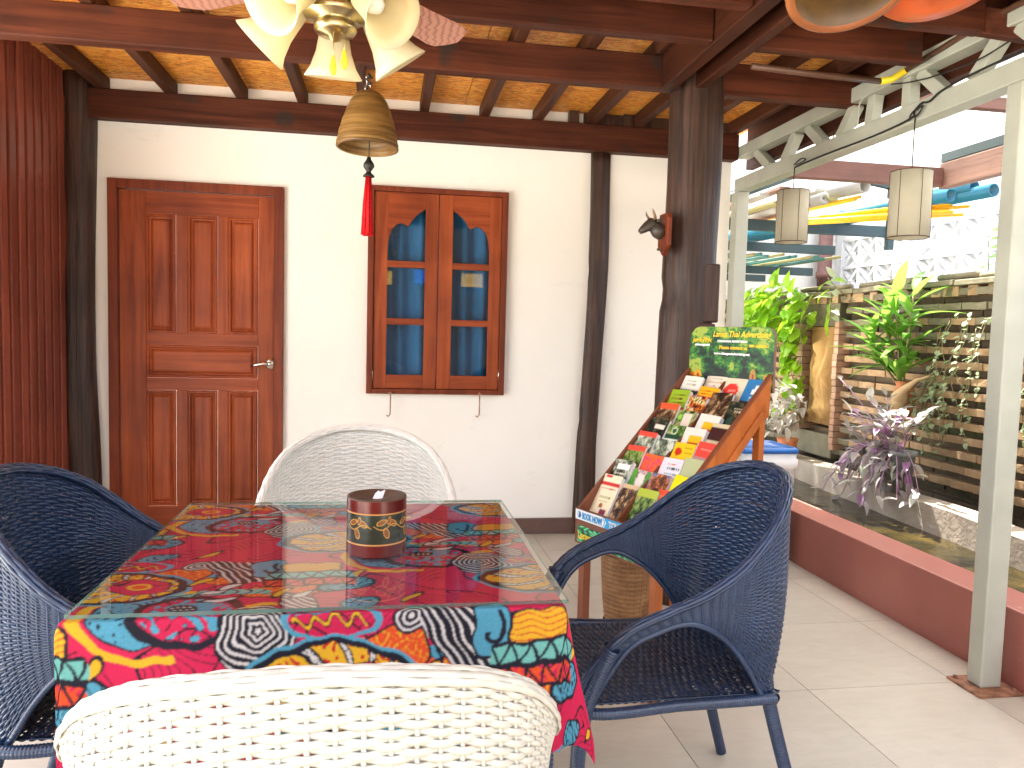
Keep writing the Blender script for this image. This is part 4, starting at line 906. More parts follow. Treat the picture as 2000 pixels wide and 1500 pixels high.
def shell_surface(nu, nv):
    R_ = half(RIM, nu); L_ = half(LOW, nu); U = R_.shape[0]; v = np.linspace(0, 1, nv)[None, :, None]
    Sf = R_[:, None, :]*(1-v)+L_[:, None, :]*v
    wd = np.linalg.norm(R_-L_, axis=1)[:, None, None]
    out = np.zeros_like(Sf); c = Sf[:, :, :2]-np.array([0, .12]); c /= np.linalg.norm(c, axis=2, keepdims=True)+1e-9; out[:, :, :2] = c
    Sf = Sf+out*(.16*wd**1.6*np.sin(PI*v)*.42)
    # the weave rolls over the rim
    o0 = out[:, 0, :]; up = np.array([0, 0, 1.])[None, :]; T = np.gradient(R_, axis=0); T /= np.linalg.norm(T, axis=1, keepdims=True)
    up = up-T*(T @ np.array([0, 0, 1.]))[:, None]; up /= np.linalg.norm(up, axis=1, keepdims=True)
    o1 = o0-T*np.sum(o0*T, 1)[:, None]; o1 /= np.linalg.norm(o1, axis=1, keepdims=True)
    roll = np.stack([R_+.0115*(o1*math.cos(a)+up*math.sin(a)) for a in np.linspace(PI*1.12, .05, 6)], 1)
    Sf = Sf+(o1*.008)[:, None, :]*np.exp(-np.arange(nv)/6.)[None, :, None]
    return np.concatenate([roll, Sf[:, 1:]], 1)
def tube_np(mb_v, mb_f, P, Nn, Bn, rn, rb, k=6):
    # P path (m,3); Nn and Bn frames; radii arrays
    m = len(P); a = np.arange(k)*2*PI/k; V = P[:, None, :]+Nn[:, None, :]*(np.cos(a)[None, :, None]*np.reshape(rn, (-1, 1, 1)))+Bn[:, None, :]*(np.sin(a)[None, :, None]*np.reshape(rb, (-1, 1, 1)))
    o = sum(len(x) for x in mb_v); mb_v.append(V.reshape(-1, 3))
    i = np.arange(m-1)[:, None]*k; j = np.arange(k)[None, :]; j2 = (j+1) % k
    mb_f.append((np.stack([i+j, i+j2, i+k+j2, i+k+j], -1)+o).reshape(-1, 4))
def np_mesh(name, vs, fs):
    V = np.concatenate(vs); F = np.concatenate(fs); me = bpy.data.meshes.new(name)
    me.vertices.add(len(V)); me.vertices.foreach_set('co', V.reshape(-1).astype(np.float32)); me.loops.add(F.size); me.loops.foreach_set('vertex_index', F.reshape(-1).astype(np.int32))
    me.polygons.add(len(F)); me.polygons.foreach_set('loop_start', np.arange(0, F.size, 4, dtype=np.int32)); me.polygons.foreach_set('loop_total', np.full(len(F), 4, np.int32))
    me.update(calc_edges=True); me.polygons.foreach_set('use_smooth', np.ones(len(F), bool)); me.materials.append(M['wwick']); return me
def normals(Sf):
    du = np.gradient(Sf, axis=0); dv = np.gradient(Sf, axis=1); n = np.cross(du, dv); n /= np.linalg.norm(n, axis=2, keepdims=True)+1e-12
    dv = dv/(np.linalg.norm(dv, axis=2, keepdims=True)+1e-12); return n, dv, du
def weave(Sf, sub, rows, amp, thick, name, stake_r=.0032):
    # Sf sampled with `sub` samples between stakes along axis 0 and `rows` strand rows along axis 1
    n, dv, du = normals(Sf); U, V = Sf.shape[:2]; vs, fs = [], []
    rr = np.random.RandomState(4)
    for j in range(V):
        ph = np.cos(PI*np.arange(U)/sub+PI*j); sp = np.linalg.norm(Sf[:, min(j+1, V-1)]-Sf[:, max(j-1, 0)], axis=1)/(1 if j in (0, V-1) else 2)
        sc = np.clip(sp/.008, .15, 1.2)
        P = Sf[:, j]+n[:, j]*(ph*amp*sc*(.45 if (V > 60 and j < 6) else 1))[:, None]; P = P+dv[:, j]*((rr.uniform(-.16, .16)+.10*np.sin(np.arange(U)*.11+j))*sp)[:, None]
        tube_np(vs, fs, P, n[:, j], dv[:, j], thick*np.clip(sc, .4, 1), sp*.74*(1-.13*np.abs(ph)), 6)
    me1 = np_mesh(name, vs, fs); vs, fs = [], []
    t = du/(np.linalg.norm(du, axis=2, keepdims=True)+1e-12)
    for i in range(0, U, sub): tube_np(vs, fs, Sf[i, ::3], n[i, ::3], t[i, ::3], stake_r*.7, stake_r, 6)
    return me1, np_mesh('stakes', vs, fs)
def ring_tube(P, r, pitch, flat=1, k=9, depth=.08):
    P = np.array(P); s = np.r_[0, np.cumsum(np.linalg.norm(np.diff(P, axis=0), axis=1))]; n = max(4, int(s[-1]/pitch*4)); q = np.linspace(0, s[-1], n)
    Q = np.stack([np.interp(q, s, P[:, c]) for c in range(3)], 1); T = np.gradient(Q, axis=0); T /= np.linalg.norm(T, axis=1, keepdims=True)
    rad = (np.interp(q, s, r) if np.ndim(r) else np.full(n, r))*(1-depth*(np.arange(n) % 4 == 0)); N0 = np.zeros_like(Q); prev = np.cross(T[0], [0, 0, 1.]) 
    if np.linalg.norm(prev) < .2: prev = np.array([1., 0, 0])
    for i in range(n):
        prev = prev-T[i]*np.dot(prev, T[i]); prev /= np.linalg.norm(prev); N0[i] = prev
    B = np.cross(T, N0); vs, fs = [], []; tube_np(vs, fs, Q, N0, B, rad, rad*flat, k); return vs, fs
def seat_surface(nu, nv):
    u = np.linspace(-1, 1, nu)[:, None]; v = np.linspace(0, 1, nv)[None, :]
    x = u*(.235-.012*(1-v)+0*u); y = -.222+.475*v+.0*u-.02*np.abs(u)**3*(1-v); z = .425-.014*(1-u**2)*np.sin(PI*v)+0*x
    return np.stack([x+0*y, y+0*x, z+0*x], -1)
SUBN = 5
def chair_meshes():
    parts = []
    Sf = shell_surface((NS-1)*SUBN+1, 66); a, b = weave(Sf, SUBN, 71, .0026, .0024, 'woven_back')
    parts += [('woven_back', a), ('stakes', b)]
    rim = half(RIM, 160); lo = half(LOW, 120)
    vs, fs = ring_tube(rim, .0095, .014, k=10, depth=.12); parts.append(('rim', np_mesh('rim', vs, fs)))
    vs, fs = ring_tube(lo, .0075, .010, k=8); parts.append(('lower_edge', np_mesh('lower_edge', vs, fs)))
    ss = seat_surface(16*4+1, 52); a, b = weave(ss, 4, 52, .0022, .0020, 'seat', .003); parts += [('seat', a), ('seat_stakes', b)]
    fr = crom([(-.24, -.225, .418), (0, -.232, .418), (.24, -.225, .418), (.248, 0, .418), (.25, .25, .418), (0, .262, .418), (-.25, .25, .418), (-.248, 0, .418), (-.24, -.225, .418)], 120)
    vs, fs = ring_tube(fr, .0135, .007, k=9); parts.append(('seat_frame', np_mesh('seat_frame', vs, fs)))
    for sx in (-1, 1):
        p = crom([(sx*.198, -.222, .45), (sx*.214, -.226, .39), (sx*.232, -.270, .22), (sx*.25, -.335, .004)], 40)
        vs, fs = ring_tube(p, np.interp(np.linspace(0, 1, 40), [0, .2, 1], [.018, .017, .0155]), .0065, k=10); parts.append(('leg', np_mesh('leg', vs, fs)))
        p = crom([(sx*.279, .19, .575), (sx*.268, .232, .47), (sx*.258, .25, .36), (sx*.252, .258, .15), (sx*.250, .262, .004)], 40)
        vs, fs = ring_tube(p, np.interp(np.linspace(0, 1, 40), [0, .3, 1], [.030, .027, .017]), .0065, k=12, flat=.7); parts.append(('leg', np_mesh('leg', vs, fs)))
    return parts
CH = chair_meshes()
def place_chair(x, y, rz, mat, label, group='woven rattan armchairs round the table'):
    r = bpy.data.objects.new('rattan_armchair', None); r.location = (x, y, 0); r.rotation_euler = (0, 0, rz); COL.objects.link(r); tag(r, label, 'armchair', group)
    for nm, me in CH:
        o = bpy.data.objects.new(nm, me); COL.objects.link(o); o.parent = r; o.material_slots[0].link = 'OBJECT'; o.material_slots[0].material = M[mat]
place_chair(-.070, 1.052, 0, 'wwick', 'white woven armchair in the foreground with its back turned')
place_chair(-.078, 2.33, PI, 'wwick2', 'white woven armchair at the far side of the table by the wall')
place_chair(.690, 1.855, PI/2, 'bwick', 'dark blue woven armchair right of the table near the rack')
place_chair(-.53, 1.83, -PI/2, 'bwick', 'dark blue woven armchair at the left edge near the slat wall')

# ------------------------------------------------------------------ table
tb = root('dining_table', (-.093, 1.81, 0), 'square woven blue dining table under the colourful tablecloth', 'table')
box('tabletop', 'darkbr', (-.530, .332, 1.386, 2.236, .715, .744), tb)
box('apron', 'bwick', (-.505, .308, 1.41, 2.212, .655, .715), tb)
for lx in (-.485, .298):
    for ly in (1.418, 2.20):
        vs, fs = ring_tube([(lx, ly, .66), (lx, ly, .35), (lx, ly, .004)], .040, .009, k=4, depth=.05)
        me = np_mesh('leg', vs, fs); me.materials.clear(); me.materials.append(M['bwick']); me.polygons.foreach_set('use_smooth', np.zeros(len(me.polygons), bool)); link(bpy.data.objects.new('leg', me), tb)
# printed cloth
XL, XR, YF, YB, ZT = -.538, .338, 1.378, 2.243, .7475
DF, DR, DL, DB = .285, .225, .022, .05
step = .0021
A = np.arange(XL-DL, XR+DR+1e-6, step); B = np.arange(YF-DF, YB+DB+1e-6, step); AA, BB = np.meshgrid(A, B)
def cloth_pos(a, b):
    x = np.clip(a, XL, XR); y = np.clip(b, YF, YB); ox = a-x; oy = b-y
    r = np.hypot(ox, oy); th = np.arctan2(np.abs(oy), np.abs(ox)); diag = np.sin(2*th)
    sx = np.sign(ox); sy = np.sign(oy)
    # edge rounding, gentle ripples
    rip = .006*np.sin(a*21+1.3)*np.clip(-oy/.12, 0, 1)*(np.abs(ox) < 1e-6)+.004*np.sin(a*9)*(oy < 0)
    e = np.minimum(r, .012)
    horiz = .006*(1-np.exp(-r/.006))
    X = x+sx*(horiz*np.cos(th)+diag*r*.15+np.clip(r-.0, 0, 1)*.05*(np.cos(th) > .2)*np.cos(th)*(1+.35*np.sin(b*17+.6)))
    Yy = y+sy*(horiz*np.sin(th)+diag*r*.02+.02*r*np.sin(th))-rip*(oy < 0)
    Z = ZT-np.maximum(r*(.985-.12*diag)-.003, 0)
    # slump slightly at the corners
    return np.stack([X, Yy, Z], -1)
P3 = cloth_pos(AA, BB)
def col(h):
    h = h.lstrip('#'); c = [int(h[i:i+2], 16)/255 for i in (0, 2, 4)]; return np.array([x/12.92 if x <= .04045 else ((x+.055)/1.055)**2.4 for x in c])
K = dict(pink=col('bf1a48'), red=col('b31a20'), navy=col('10121f'), yel=col('d3a01e'), org=col('d0481c'), blue=col('4a8fa8'), teal=col('66a8a0'), white=col('c9c3c0'), maroon=col('65122a'))
a0 = AA+.004*np.sin(BB*48+AA*13)+.0022*np.sin(BB*110+1); b0 = BB+.004*np.sin(AA*44+2)+.0022*np.sin(AA*120+BB*30)
C = np.empty(AA.shape+(3,)); C[:] = K['pink']
def put(mask, c): C[mask] = K[c]
def cells(a, b, s=1.0): return np.sin(a*190*s+2.6*np.sin(b*140*s))*np.sin(b*170*s+2.6*np.sin(a*150*s+1))
def blob(a, b, cx, cy, ra, rb, rot=0):
    c, s_ = math.cos(rot), math.sin(rot); x = (a-cx)*c+(b-cy)*s_; y = -(a-cx)*s_+(b-cy)*c; return np.hypot(x/ra, y/rb), x, y
def tri(t): return np.abs((t % 1)*2-1)
V1 = (0., .62); V2 = (.44, .31); E0 = (-.372, 1.385)
q = cells(a0, b0, .8)
def stage1(a, b):
    # mottled orange and teal background patches, banded zigzags
    for (cx, cy, ra, rb, f) in [(.19, .125, .085, .040, 'org'), (.06, .20, .05, .028, 'org'), (.40, -.085, .060, .05, 'org')]:
        r, x, y = blob(a, b, cx, cy, ra, rb, .2); put(r < 1.08, 'navy'); put(r < 1, 'org'); put((r < 1) & (np.abs(q) < .10), 'yel')
    for (cx, cy, ra, rb) in [(.30, .15, .055, .035), (-.10, .165, .060, .026), (.33, .045, .040, .025)]:
        r, x, y = blob(a, b, cx, cy, ra, rb, .5); put(r < 1.12, 'navy'); put(r < .95, 'blue'); put((r < .95) & (np.abs(cells(a0, b0, .6)) < .16), 'navy')
    # long bands
    for (yc, h, A_, base, line) in [(.105, .014, .020, 'teal', 'navy'), (.215, .012, .015, 'blue', 'navy'), (.255, .010, .012, 'yel', 'red')]:
        m = (np.abs(b-yc-A_*np.sin(a*19)) < h) & (a > -.10) & (a < .16); put(m, base); put(m & (np.abs(np.sin(a*120+2*np.sin(b*90))) < .35), line)
def stage2(a, b):
    # yellow arc, blue crescent, eye
    r, x, y = blob(a, b, -.012, .018, .150, .112, .02); put((r < 1.0) & (r > .87) & (x < .03), 'yel')
    r, x, y = blob(a, b, -.030, .020, .108, .082, 0); put(r < 1, 'navy'); put((r < .96), 'blue'); put((r < .93) & (q > .55), 'navy')
    r, x, y = blob(a, b, .030, .016, .100, .084, .05); put(r < 1, 'navy'); put(r < .83, 'pink'); put((r < .81) & (cells(a0, b0, .55) > .12) & (x*1.0 < .06), 'navy'); put((r < .79) & (cells(a0, b0, .55) > .2), 'blue')
    r, x, y = blob(a, b, .035, .040, .048, .024, .35); put(r < 1, 'blue'); r, x, y = blob(a, b, .020, .034, .028, .020, .3); put(r < 1, 'navy'); put((r < .8) & (np.hypot((x*90) % 1-.5, (y*90) % 1-.5) < .25), 'white')
    # black and white contour rings
    r, x, y = blob(a, b, .150, -.040, .066, .078, 0); th = np.arctan2(y, x); put(r < 1.05, 'navy')
    rr = np.maximum(np.abs(x)*.85+np.abs(y)*.45, np.hypot(x, y)*.95)+.002*np.sin(th*5); put((r < 1) & (np.sin(rr*2*PI/.0112) > .35), 'white')
    # teal sliver above
    m = (np.abs(b-.045-.25*(a-.16)) < .008) & (np.abs(a-.17) < .04); put(m, 'yel')
    # sun
    r, x, y = blob(a, b, .285, -.150, .145, .088, 0); th = np.arctan2(y*1.3, x-.06); put(r < 1.12, 'blue'); put(r < 1.05, 'navy'); put(r < .93, 'yel')
    put((r < .93) & (q > .55), 'red'); sec = (th/(2*PI)*13+.1*np.sin(r*9)) % 1; put((r < .93) & (sec < .34), 'navy'); put((r < .90) & (sec > .08) & (sec < .25) & (np.abs(cells(a0, b0, 1)) > .12), 'white')
    r, x, y = blob(a, b, .345, -.145, .058, .044, 0); put(r < 1.06, 'navy'); put(r < 1, 'pink'); put(r < .42, 'yel'); put(r < .25, 'org')
    # spiral and striped arrow
    r, x, y = blob(a, b, .425, -.022, .030, .028, 0); put(r < 1.1, 'navy'); put((r < 1) & (np.sin(r*17) > .2), 'white')
    t1 = (b < .012-.1*(a-.44)) & (a > .44+.0*(b)) & (a-.44 < .115+.40*(-b)) & (b > -.055-1.25*(a-.44)+.02) & (b > -.135)
    w_ = (a-.44)-.40*(-b); t = t1 & (w_ > -.03+.30*(-b)); put(t, 'navy')
    d = (a-.47)*.86+(b)*.5; put(t & (np.sin(d*2*PI/.0145) > .5) & (np.abs(d) > .003), 'white')
    # blue panel with hook, yellow stripes
    r, x, y = blob(a, b, .575, -.050, .033, .055, .1); r = (np.abs(x/.033)**4+np.abs(y/.055)**4)**.25; put(r < 1.12, 'navy'); put(r < 1, 'blue')
    hk = np.abs(np.hypot(x-.004, y+.012)-.014) < .0045; put((hk & (y < -.005)) | ((np.abs(x-.016) < .0045) & (np.abs(y-.008) < .024)), 'navy')
    r, x, y = blob(a, b, .665, -.048, .058, .036, 0); r = (np.abs(x/.058)**4+np.abs(y/.036)**4)**.25; put(r < 1.1, 'navy'); put(r < 1, 'yel'); put((r < 1) & (np.abs(np.sin(y*260+1.6*np.sin(x*60))) < .3), 'red')
    # triangles
    for (yc, h, c1) in ((-.100, .019, 'teal'), (-.146, .020, 'org')):
        m = (np.abs(b-yc-.01*np.sin((a-.6)*20)) < h*1.25) & (a > .575) & (a < .755); put(m, 'navy'); v = (b-yc-.01*np.sin((a-.6)*20)+h)/(2*h); tt = tri((a-.575)/.036); put(m & (v > .06) & (v < .94) & (np.abs(tt-v) > .16), c1)
        if c1 == 'org': put(m & (v > .06) & (v < .94) & (np.abs(tt-v) > .16) & (q > .2), 'pink')
    # squiggle oval
    r, x, y = blob(a, b, .285, -.020, .078, .034, .03); put(r < 1.16, 'blue'); put(r < 1, 'red' if False else 'pink'); put((r < .9) & (np.abs(y-.010*np.sin(x*170)+.004) < .0065), 'navy'); put((r < .9) & (np.abs(y-.010*np.sin(x*170)+.004) < .0035), 'yel'); put((r < .85) & (np.abs(y-.016-.003*np.sin(x*120)) < .004) & (x < 0), 'blue')
    r, x, y = blob(a, b, .215, .055, .030, .055, .5); put(r < 1.08, 'navy'); put((r < .95), 'maroon'); put((r < .95) & (np.sin((x*.9+y*.3)*560) > .35), 'white')
    # small flames
    for (cx, cy, rot) in ((.46, -.125, .9), (.05, .125, .6), (.62, -.20, 1.0), (.66, -.21, .7), (.52, -.155, .6), (-.12, -.10, 1.0), (.07, .08, .3), (-.04, .115, .7), (.43, .06, .9)):
        r, x, y = blob(a, b, cx, cy, .030, .008, rot); put(r < 1.3, 'navy'); put(r < .9, 'yel' if rot > .8 else 'white')
for st in (stage1, stage2):
    for i in range(-3, 4):
        for j in range(-3, 5):
            ex = E0[0]+i*V1[0]+j*V2[0]; ey = E0[1]+i*V1[1]+j*V2[1]
            if -1.8 < ex < .9 and .7 < ey < 2.8: st(a0-ex, b0-ey)
ispink = np.abs(C-K['pink']).sum(-1) < 1e-6
zone = np.sin(AA*15+2+2*np.sin(BB*9))*np.sin(BB*19+1+2*np.sin(AA*11))
ln = np.abs(np.sin(AA*130+5*np.sin(BB*48)+3*np.sin(AA*33))) < .20
C[ispink & (zone > .25) & ln] = K['navy']
C[ispink & (zone < -.42) & (np.abs(np.sin(BB*120+5*np.sin(AA*40))) < .3)] = K['maroon']
C[ispink & (np.abs(zone-.25) < .035)] = K['navy']
for _ in range(1):
    Cp = np.pad(C, ((1, 1), (1, 1), (0, 0)), 'edge'); C = (Cp[1:-1, 1:-1]*2+Cp[:-2, 1:-1]+Cp[2:, 1:-1]+Cp[1:-1, :-2]+Cp[1:-1, 2:])/6
C = C*(1-.10*np.random.RandomState(2).rand(*C.shape[:2]))[..., None]
cl = grid_obj('tablecloth', 'cloth', P3, C); tag(cl, 'crimson cotton tablecloth with bold yellow, blue and black print', 'tablecloth')
# glass plate
gt = root('glass_plate', (-.093, 1.81, .75), 'clear square glass plate lying on the printed tablecloth', 'glass plate')
gx0, gx1, gy0, gy1, gz0, gz1 = -.536, .349, 1.380, 2.241, .7505, .7575
mb = MB(); mb.add([(gx0, gy0, gz1), (gx1, gy0, gz1), (gx1, gy1, gz1), (gx0, gy1, gz1)], [(0, 1, 2, 3)])
build(mb, 'top_face', 'glass', gt)
mb = MB()
for (a, b) in [((gx0, gy0), (gx1, gy0)), ((gx1, gy0), (gx1, gy1)), ((gx1, gy1), (gx0, gy1)), ((gx0, gy1), (gx0, gy0))]:
    mb.add([(*a, gz0), (*b, gz0), (*b, gz1-.0001), (*a, gz1-.0001)], [(0, 1, 2, 3)])
build(mb, 'edge', 'glasse', gt)

# ------------------------------------------------------------------ lacquer canister
cn = root('tissue_canister', (-.016, 1.737, .758), 'round red brown lacquer tissue canister with gold flowers', 'canister')
ccx, ccy, cr, ch = -.0155, 1.737, .0665, .124
U = np.linspace(0, 2*PI, 421); Vv = np.linspace(0, 1, 121); UU, VV = np.meshgrid(U, Vv)
rad = cr*(1+.006*((VV > .78) | (VV < .22)))
PC = np.stack([ccx+rad*np.cos(UU), ccy+rad*np.sin(UU), .758+ch*VV], -1)
C = np.empty(UU.shape+(3,)); rb = col('5b1712'); C[:] = rb*(1+.25*np.sin(UU*3+1)[..., None])
mid = (VV > .225) & (VV < .775); g0 = col('2c2f22'); C[mid] = (g0*(1+.4*np.sin(VV*40)[..., None]*np.sin(UU*2)[..., None]*.5))[mid]
gold = col('b98a3c'); arc = (UU-1.5*PI)*cr; hh = (VV-.5)*ch
for gy in (.225, .775): C[np.abs(VV-gy) < .012] = col('c9904f')
for (fx_, fy_, n_) in [(-.042, .004, 1), (.026, .006, 1), (.085, .004, 1), (-.11, .0, 1), (.15, 0, 1), (-.17, .004, 1)]:
    for (dx_, dy_, rx_, ry_, ro) in [(-.014, .010, .012, .006, .4), (.012, .008, .011, .0065, -.5), (-.003, -.014, .0065, .012, .3), (.003, .014, .004, .009, -.2)]:
        c_, s_ = math.cos(ro), math.sin(ro); x = (arc-fx_-dx_)*c_+(hh-fy_-dy_)*s_; y = -(arc-fx_-dx_)*s_+(hh-fy_-dy_)*c_; r = np.hypot(x/rx_, y/ry_)
        C[(r < .8)] = col('7d4c24'); C[(r < 1.06) & (r > .80)] = gold
    sw_ = np.abs(hh-fy_-.006*np.sin((arc-fx_)*110)) < .0011; C[sw_ & (np.abs(arc-fx_) < .032)] = gold
grid_obj('body', 'lacq', PC, C, cn)
build(MB().lathe([(cr*1.006, ch), (cr*.99, ch+.003), (cr*.90, ch+.003), (cr*.88, ch-.002), (.016, ch-.003), (.014, ch-.006), (0, ch-.02)], (ccx, ccy, .758), 60), 'lid', 'darkbr', cn, True)
build(MB().add([(ccx-.010, ccy-.004, .758+ch-.006), (ccx+.012, ccy-.001, .758+ch-.006), (ccx+.019, ccy+.004, .758+ch+.014), (ccx+.008, ccy+.003, .758+ch+.009), (ccx+.003, ccy+.002, .758+ch+.012), (ccx-.004, ccy+.000, .758+ch+.006)], [(0, 1, 2, 3, 4, 5)]), 'tissue', 'paper', cn)

# ------------------------------------------------------------------ brochure rack
D = Vector((.397, -.918, 0)).normalized(); N_ = Vector((-D.y, D.x, 0)); R0 = Vector((.914, 2.419, 0)); W = .425
def rp(s, n, z): return R0+D*(s-W)+N_*n+Vector((0, 0, z))
rk = root('brochure_rack', tuple(R0), 'sloping wooden brochure rack with a green header sign', 'rack')
def rbox(name, mat, s0, s1, n0, n1, z0, z1, bevel=.002, par=None):
    return build(MB().hexa([rp(s0, n0, z0), rp(s1, n0, z0), rp(s1, n1, z0), rp(s0, n1, z0)], [rp(s0, n0, z1), rp(s1, n0, z1), rp(s1, n1, z1), rp(s0, n1, z1)]), name, mat, par or rk, bevel=bevel)
rbox('leg', 'rackdark', 0, .032, .0, .034, 0, .56); rbox('leg', 'rackwood', W-.032, W, .0, .034, 0, .56)
rbox('leg', 'rackwood', 0, .03, .49, .52, 0, 1.03); rbox('leg', 'rackwood', W-.03, W, .49, .52, 0, 1.03)
SL = .99
def rz(n): return .585+SL*n
def side(s0, s1, off, mat):
    poly = [(-.02, .47), (.03, .47), (.485, .95), (.54, .97), (.545, rz(.545)-.02), (-.02, rz(-.02)+.0)]
    n = len(poly); vs = [rp(s0, a, b+off*(1 if i > 3 else 0)) for i, (a, b) in enumerate(poly)]+[rp(s1, a, b+off*(1 if i > 3 else 0)) for i, (a, b) in enumerate(poly)]
    return build(MB().add(vs, [tuple(range(n)), tuple(range(2*n-1, n-1, -1))]+[(i, i+n, (i+1) % n+n, (i+1) % n) for i in range(n)]), 'side_panel', mat, rk, bevel=.002)
side(W-.012, W, .02, 'rackwood'); side(0, .012, .03, 'rackdark')
build(MB().bar(rp(W+.004, .02, .49), rp(W+.004, .50, .985), .012, .03), 'side_rail', 'rackwood', rk, bevel=.002)
build(MB().bar(rp(W-.006, -.02, rz(-.02)+.022), rp(W-.006, .545, rz(.545)+.004), .016, .008), 'side_trim', 'rackdark', rk)
rbox('front_board', 'rackdark', 0, W, -.024, -.008, .467, .60)
build(MB().hexa([rp(.012, -.008, .50), rp(W-.012, -.008, .50), rp(W-.012, .545, 1.02), rp(.012, .545, 1.02)], [rp(.012, -.008, .51), rp(W-.012, -.008, .51), rp(W-.012, .545, 1.03), rp(.012, .545, 1.03)]), 'slope_board', 'rackwood', rk)
build(MB().hexa([rp(W*.47, 0, .51), rp(W*.47+.01, 0, .51), rp(W*.47+.01, .54, 1.03), rp(W*.47, .54, 1.03)], [rp(W*.47, 0, .585), rp(W*.47+.01, 0, .585), rp(W*.47+.01, .54, 1.09), rp(W*.47, .54, 1.09)]), 'divider', 'rackdark', rk)
for k in range(1, 8):
    n = .0+.068*k; z = .50+.945*n
    rbox('step', 'rackwood', .012, W-.012, n-.004, n, z, z+.05, 0)
def printed(name, mat, o, xdir, ydir, w_, h_, fn, parent, nx=24, ny=40, thick=None, curl=0):
    u = np.linspace(0, 1, nx); v = np.linspace(0, 1, ny); UU, VV = np.meshgrid(u, v); o = np.array(o); xd = np.array(xdir); yd = np.array(ydir); nd = np.cross(xd, yd)
    P = o+UU[..., None]*w_*xd+VV[..., None]*h_*yd+(curl*(VV**2)*(1+.4*np.sin(UU*3)))[..., None]*nd
    return grid_obj(name, mat, P, fn(UU, VV), parent, True)
# front prints
def fn_banner(U_, V_):
    c = np.empty(U_.shape+(3,)); c[:] = col('e9f2f6')*.85; m = U_ > .40+.03*(1-np.abs(V_-.5)*2); c[m] = col('1e9ad0'); c[(np.abs(U_-(.385+.03*(1-np.abs(V_-.5)*2))) < .006)] = col('1e9ad0')
    r = np.hypot((U_-.055)*W/.012, (V_-.5)*.036/.012); c[r < 1] = col('1a63a8'); return c
def fn_jungle(U_, V_):
    n = np.sin(U_*40+3*np.sin(V_*9))*np.sin(V_*16+2*np.sin(U_*23)); c = np.empty(U_.shape+(3,)); c[:] = col('0d6b45'); c[n > .2] = col('2fae6a'); c[n < -.35] = col('06301f'); c[(n > .55)] = col('6fd3a0'); return c
Dn = np.array(D); UP = np.array([0, 0, 1.])
printed('banner', 'print', rp(.004, -.0255, .560), Dn, UP, W-.008, .038, fn_banner, rk, 160, 14)
printed('front_print', 'print', rp(.018, -.0255, .476), Dn, UP, W-.05, .062, fn_jungle, rk, 120, 20)
text('BOOK NOW!', .034, 'letblue', frame(rp(.045, -.0268, .567), D, (0, 0, 1)), rk, bold=.0008, width=.115)
text('TOUCH', .034, 'letwhite', frame(rp(.200, -.0268, .567), D, (0, 0, 1)), rk, bold=.0008, width=.09)
text('Lanna Thai', .040, 'letyel', frame(rp(.022, -.0268, .490), D, (0, 0, 1)), rk, bold=.0006, width=.15)
text('Advertising', .040, 'letyel', frame(rp(.19, -.0268, .490), D, (0, 0, 1)), rk, bold=.0006, width=.17)
text('7', .018, 'letwhite', frame(rp(.018, -.0268, .573), D, (0, 0, 1)), rk, bold=.0004)
# header sign
sz0, sz1, sn = 1.06, 1.305, .552
rr_ = np.random.RandomState(3)
def lown(U_, V_, fx_, fy_, seed):
    r = np.random.RandomState(seed); g = r.rand(int(fy_)+3, int(fx_)+3); x = U_*fx_; y = V_*fy_; xi = x.astype(int); yi = y.astype(int); fx2 = x-xi; fy2 = y-yi
    return g[yi, xi]*(1-fx2)*(1-fy2)+g[yi, xi+1]*fx2*(1-fy2)+g[yi+1, xi]*(1-fx2)*fy2+g[yi+1, xi+1]*fx2*fy2
def fn_sign(U_, V_):
    n = .5*lown(U_, V_, 9, 7, 1)+.3*lown(U_, V_, 26, 24, 2)+.2*lown(U_, V_, 60, 50, 3); n = n+.16*(V_-.5)+.10*(U_ < .25)
    c = np.empty(U_.shape+(3,)); c[:] = col('0c3b22'); c[n > .47] = col('1d6a2c'); c[n > .56] = col('4b8f2a'); c[n > .66] = col('9fb545'); c[n < .36] = col('06201a')
    for (x, y, rx, ry, h) in [(.04, .17, .045, .07, 'd8861c'), (.12, .20, .045, .08, 'e8a01e'), (.78, .22, .035, .13, 'b98d35'), (.92, .22, .022, .05, 'd09a3a')]:
        r = np.hypot((U_-x)/rx, (V_-y)/ry); c[r < 1] = col(h); c[(r < .35)] = col('a33c14')
    for (x, y, rx, ry) in [(.045, .07, .05, .05), (.125, .08, .05, .05)]: c[np.hypot((U_-x)/rx, (V_-y)/ry) < 1] = col('5b3418')
    return c
def sign_outline():
    r = .035; pts = [(0, sz0), (W, sz0), (W, sz1-r)]; pts += [(W-r+r*math.cos(a), sz1-r+r*math.sin(a)) for a in np.linspace(0, PI/2, 8)[1:]]; pts += [(r*1.6-r*1.6*math.sin(a), sz1-r*1.6+r*1.6*math.cos(a)) for a in np.linspace(0, PI/2, 8)]; return pts
so_ = sign_outline(); n = len(so_)
build(MB().add([rp(a, sn, b) for a, b in so_]+[rp(a, sn+.012, b) for a, b in so_], [tuple(range(n)), tuple(range(2*n-1, n-1, -1))]+[(i, i+n, (i+1) % n+n, (i+1) % n) for i in range(n)]), 'sign_board', 'plank', rk)
def warp_sign(U_, V_):
    pass
u = np.linspace(0, 1, 190); v = np.linspace(0, 1, 120); UU, VV = np.meshgrid(u, v); SS = UU*W; ZZ = sz0+(sz1-sz0)*VV
top = np.where(SS > W-.035, sz1-.035+np.sqrt(np.maximum(.035**2-(SS-W+.035)**2, 0)), np.where(SS < .056, sz1-.056+np.sqrt(np.maximum(.056**2-(.056-SS)**2, 0)), sz1))
